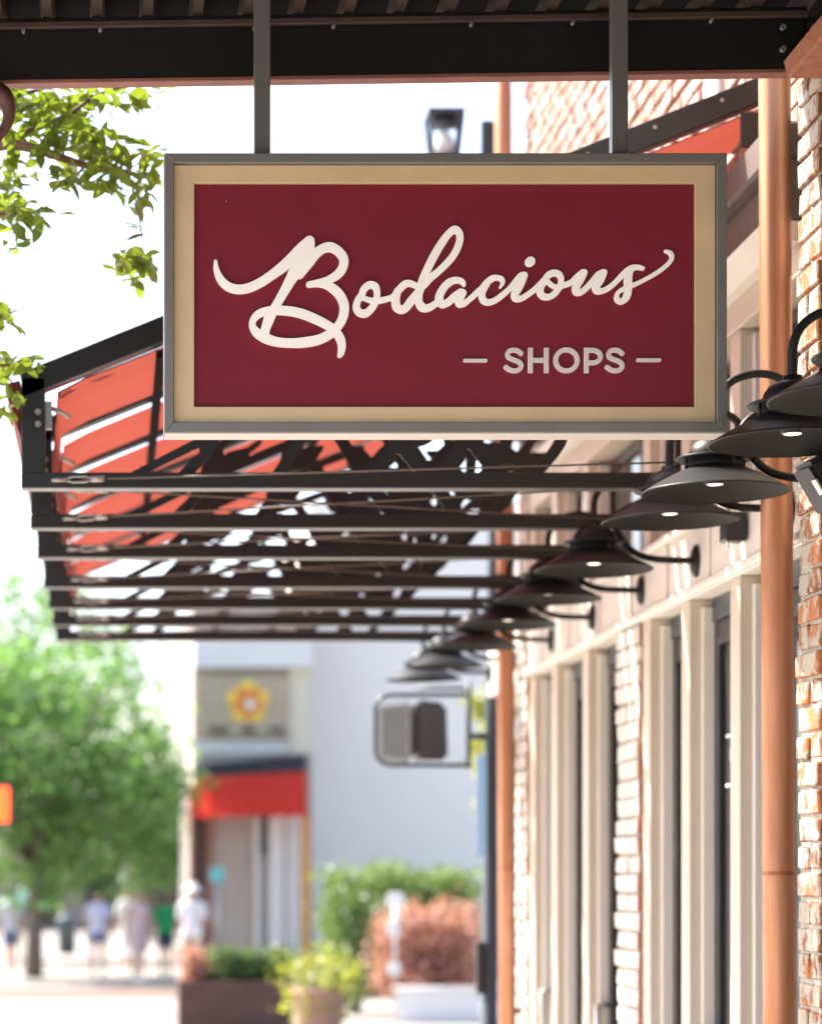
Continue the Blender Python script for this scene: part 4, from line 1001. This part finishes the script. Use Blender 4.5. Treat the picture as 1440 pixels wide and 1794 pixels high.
# ------------------------------------------------------------------ people strolling
def person(loc, h, face, top, bottom, hair, label, step=.12, topz=(.52, .84), botz=(.36, .56), sleeve=True, hat=None, dress=False, arms=.0):
    k = h/1.72
    V = []; E = []; Rr = []
    def v(x, y, z, r, ry=None): V.append((x*k, y*k, z*k)); Rr.append((r*k, (ry or r)*k)); return len(V)-1
    def e(a, b): E.append((a, b))
    pel = v(0, 0, .95, .15, .115); wai = v(0, 0, 1.10, .125, .095); che = v(0, .01, 1.30, .155, .105); sho = v(0, 0, 1.42, .10, .075)
    nk = v(0, .0, 1.49, .05); hd = v(0, .012, 1.58, .078, .09); ht = v(0, .005, 1.66, .072, .085)
    for a, b in ((pel, wai), (wai, che), (che, sho), (sho, nk), (nk, hd), (hd, ht)): e(a, b)
    wr = []
    for s_ in (-1, 1):
        hip = v(s_*.09, 0, .88, .088); kn = v(s_*.10, s_*step*.7+.02, .49, .056); an = v(s_*.10, s_*step*1.2-.03, .085, .036)
        he = v(s_*.105, s_*step*1.2+.0, .035, .035); to = v(s_*.11, s_*step*1.2+.13, .03, .03)
        for a, b in ((pel, hip), (hip, kn), (kn, an), (an, he), (he, to)): e(a, b)
        s1_ = v(s_*.175, 0, 1.40, .058); el = v(s_*.215, -s_*step*.5, 1.13, .041); w_ = v(s_*(.215-arms), -s_*step*.9+.06, .89, .028); pa = v(s_*(.215-arms), -s_*step*.95+.075, .81, .036, .02)
        for a, b in ((sho, s1_), (s1_, el), (el, w_), (w_, pa)): e(a, b)
        wr.append((s_, V[pa]))
    me = bpy.data.meshes.new('body_cage'); me.from_pydata(V, E, [])
    tmp = bpy.data.objects.new('body_cage', me); C.objects.link(tmp)
    md = tmp.modifiers.new('skin', 'SKIN'); md.use_smooth_shade = True
    for i, r_ in enumerate(Rr): me.skin_vertices[0].data[i].radius = r_
    me.skin_vertices[0].data[0].use_root = True
    tmp.modifiers.new('sub', 'SUBSURF').levels = 2
    dg = bpy.context.evaluated_depsgraph_get(); ev = tmp.evaluated_get(dg)
    bm = bmesh.new(); bm.from_mesh(ev.to_mesh()); ev.to_mesh_clear()
    bpy.data.objects.remove(tmp)
    for s_, p in wr:                              # fingers and thumb
        for i in range(5):
            b = MB(); x = p[0]; y0 = p[1]+(-.024+.016*i)*k; L_ = (.07, .078, .074, .06, .05)[i]*k; z = p[2]-.03*k
            if i == 4: pts = [(x-s_*.01*k, p[1]+.03*k, p[2]+.02*k), (x-s_*.03*k, p[1]+.055*k, p[2]-.01*k), (x-s_*.04*k, p[1]+.06*k, p[2]-.04*k)]
            else: pts = [(x, y0, z+.02*k), (x-s_*.006*k, y0, z-L_*.5), (x-s_*.022*k, y0, z-L_)]
            b.tube(pts, [.0095*k, .0088*k, .007*k], 6)
            vv = [bm.verts.new(q) for q in b.v]
            for f in b.f:
                try: bm.faces.new([vv[j] for j in f])
                except ValueError: pass
    nose = [bm.verts.new((x*k, y*k, z*k)) for x, y, z in ((-.014, .098, 1.58), (.014, .098, 1.58), (0, .12, 1.577), (0, .1, 1.615))]
    for f in ((0, 1, 2), (0, 2, 3), (2, 1, 3)): bm.faces.new([nose[i] for i in f])
    for s_ in (-1, 1):
        ear = [bm.verts.new((s_*x*k, y*k, z*k)) for x, y, z in ((.075, .0, 1.56), (.092, -.01, 1.60), (.075, -.02, 1.63), (.078, .015, 1.60))]
        bm.faces.new(ear)
    bmesh.ops.recalc_face_normals(bm, faces=bm.faces)
    mesh = bpy.data.meshes.new('body'); bm.to_mesh(mesh); mesh.materials.append(MATS['skin'])
    for pg2 in mesh.polygons: pg2.use_smooth = True
    o = empty('person', loc, label, 'person', 'people strolling in the plaza'); o.rotation_euler.z = face
    bo = bpy.data.objects.new('body', mesh); C.objects.link(bo); bo.parent = o; WORLD[bo.name] = Vector(loc)
    def shell(name, m, test, off):
        bm.faces.ensure_lookup_table(); bm.normal_update()
        keep = [f for f in bm.faces if test(f.calc_center_median()/k)]
        ids = {}; vs = []; fs = []
        for f in keep:
            q = []
            for x in f.verts:
                if x.index not in ids: ids[x.index] = len(vs); vs.append(tuple(x.co+x.normal*off))
                q.append(ids[x.index])
            fs.append(q)
        if not fs: return
        ms = bpy.data.meshes.new(name); ms.from_pydata(vs, [], fs); ms.materials.append(MATS[m])
        for pg3 in ms.polygons: pg3.use_smooth = True
        so_ = bpy.data.objects.new(name, ms); C.objects.link(so_); so_.parent = o; WORLD[so_.name] = Vector(loc)
    bm.verts.index_update()
    arm = lambda c: abs(c.x) > .165
    shell('shirt', top, lambda c: (c.z > topz[0]*1.72 and c.z < 1.47) and (not arm(c) or (sleeve and c.z > 1.18)), .018)
    if dress: shell('skirt', bottom, lambda c: botz[0]*1.72 < c.z < topz[0]*1.72+.03 and not (abs(c.x) > .17), .05)
    else: shell('shorts', bottom, lambda c: botz[0]*1.72 < c.z < topz[0]*1.72+.06 and not (abs(c.x) > .185), .016)
    shell('hair', hair, lambda c: c.z > 1.52 and (c.y < -.01 or c.z > 1.66), .014)
    shell('shoes', 'cloth_white', lambda c: c.z < .075, .008)
    if hat:
        MB().lathe(Vector(loc)+Vector((0, 0, 1.64*k)), [(.19*k, -.01), (.18*k, .0), (.1*k, .01), (.095*k, .09*k), (.05*k, .115*k), (.001, .118*k)], 20).build('sun_hat', hat, o)
        hh = [c for c in o.children if c.name.startswith('sun_hat')][0]
    bm.free(); return o
def pplace(px, Y): return (X(px, Y), Y, .01)
person(pplace(20, 48), 1.68, R(20), 'cloth_lilac', 'denim', 'hair_fair', 'person in a pale top and denim shorts at the far left edge', .12)
person(pplace(172, 46), 1.70, R(180), 'cloth_lilac', 'denim', 'hair_dark', 'person in a pale lilac tee and denim shorts walking mid plaza', .14, botz=(.42, .56))
person(pplace(243, 45), 1.66, R(200), 'cloth_pink', 'cloth_pink', 'hair_fair', 'person in a pale pink dress beside the green tank top', .10, dress=True, botz=(.34, .5), sleeve=False)
person(pplace(290, 47), 1.62, R(10), 'cloth_green', 'cloth_navy', 'hair_dark', 'person in a green top and dark shorts', .10, botz=(.33, .56))
person(pplace(337, 42), 1.80, R(170), 'cloth_white', 'cloth_tan', 'hair_fair', 'broad person in a white shirt and sun hat near the planter', .10, hat='cloth_white', botz=(.3, .56), arms=.08)
person(pplace(225, 50), 1.72, R(15), 'cloth_white', 'cloth_white', 'hair_fair', 'person all in white half behind the pink dress', .10, botz=(.2, .56))
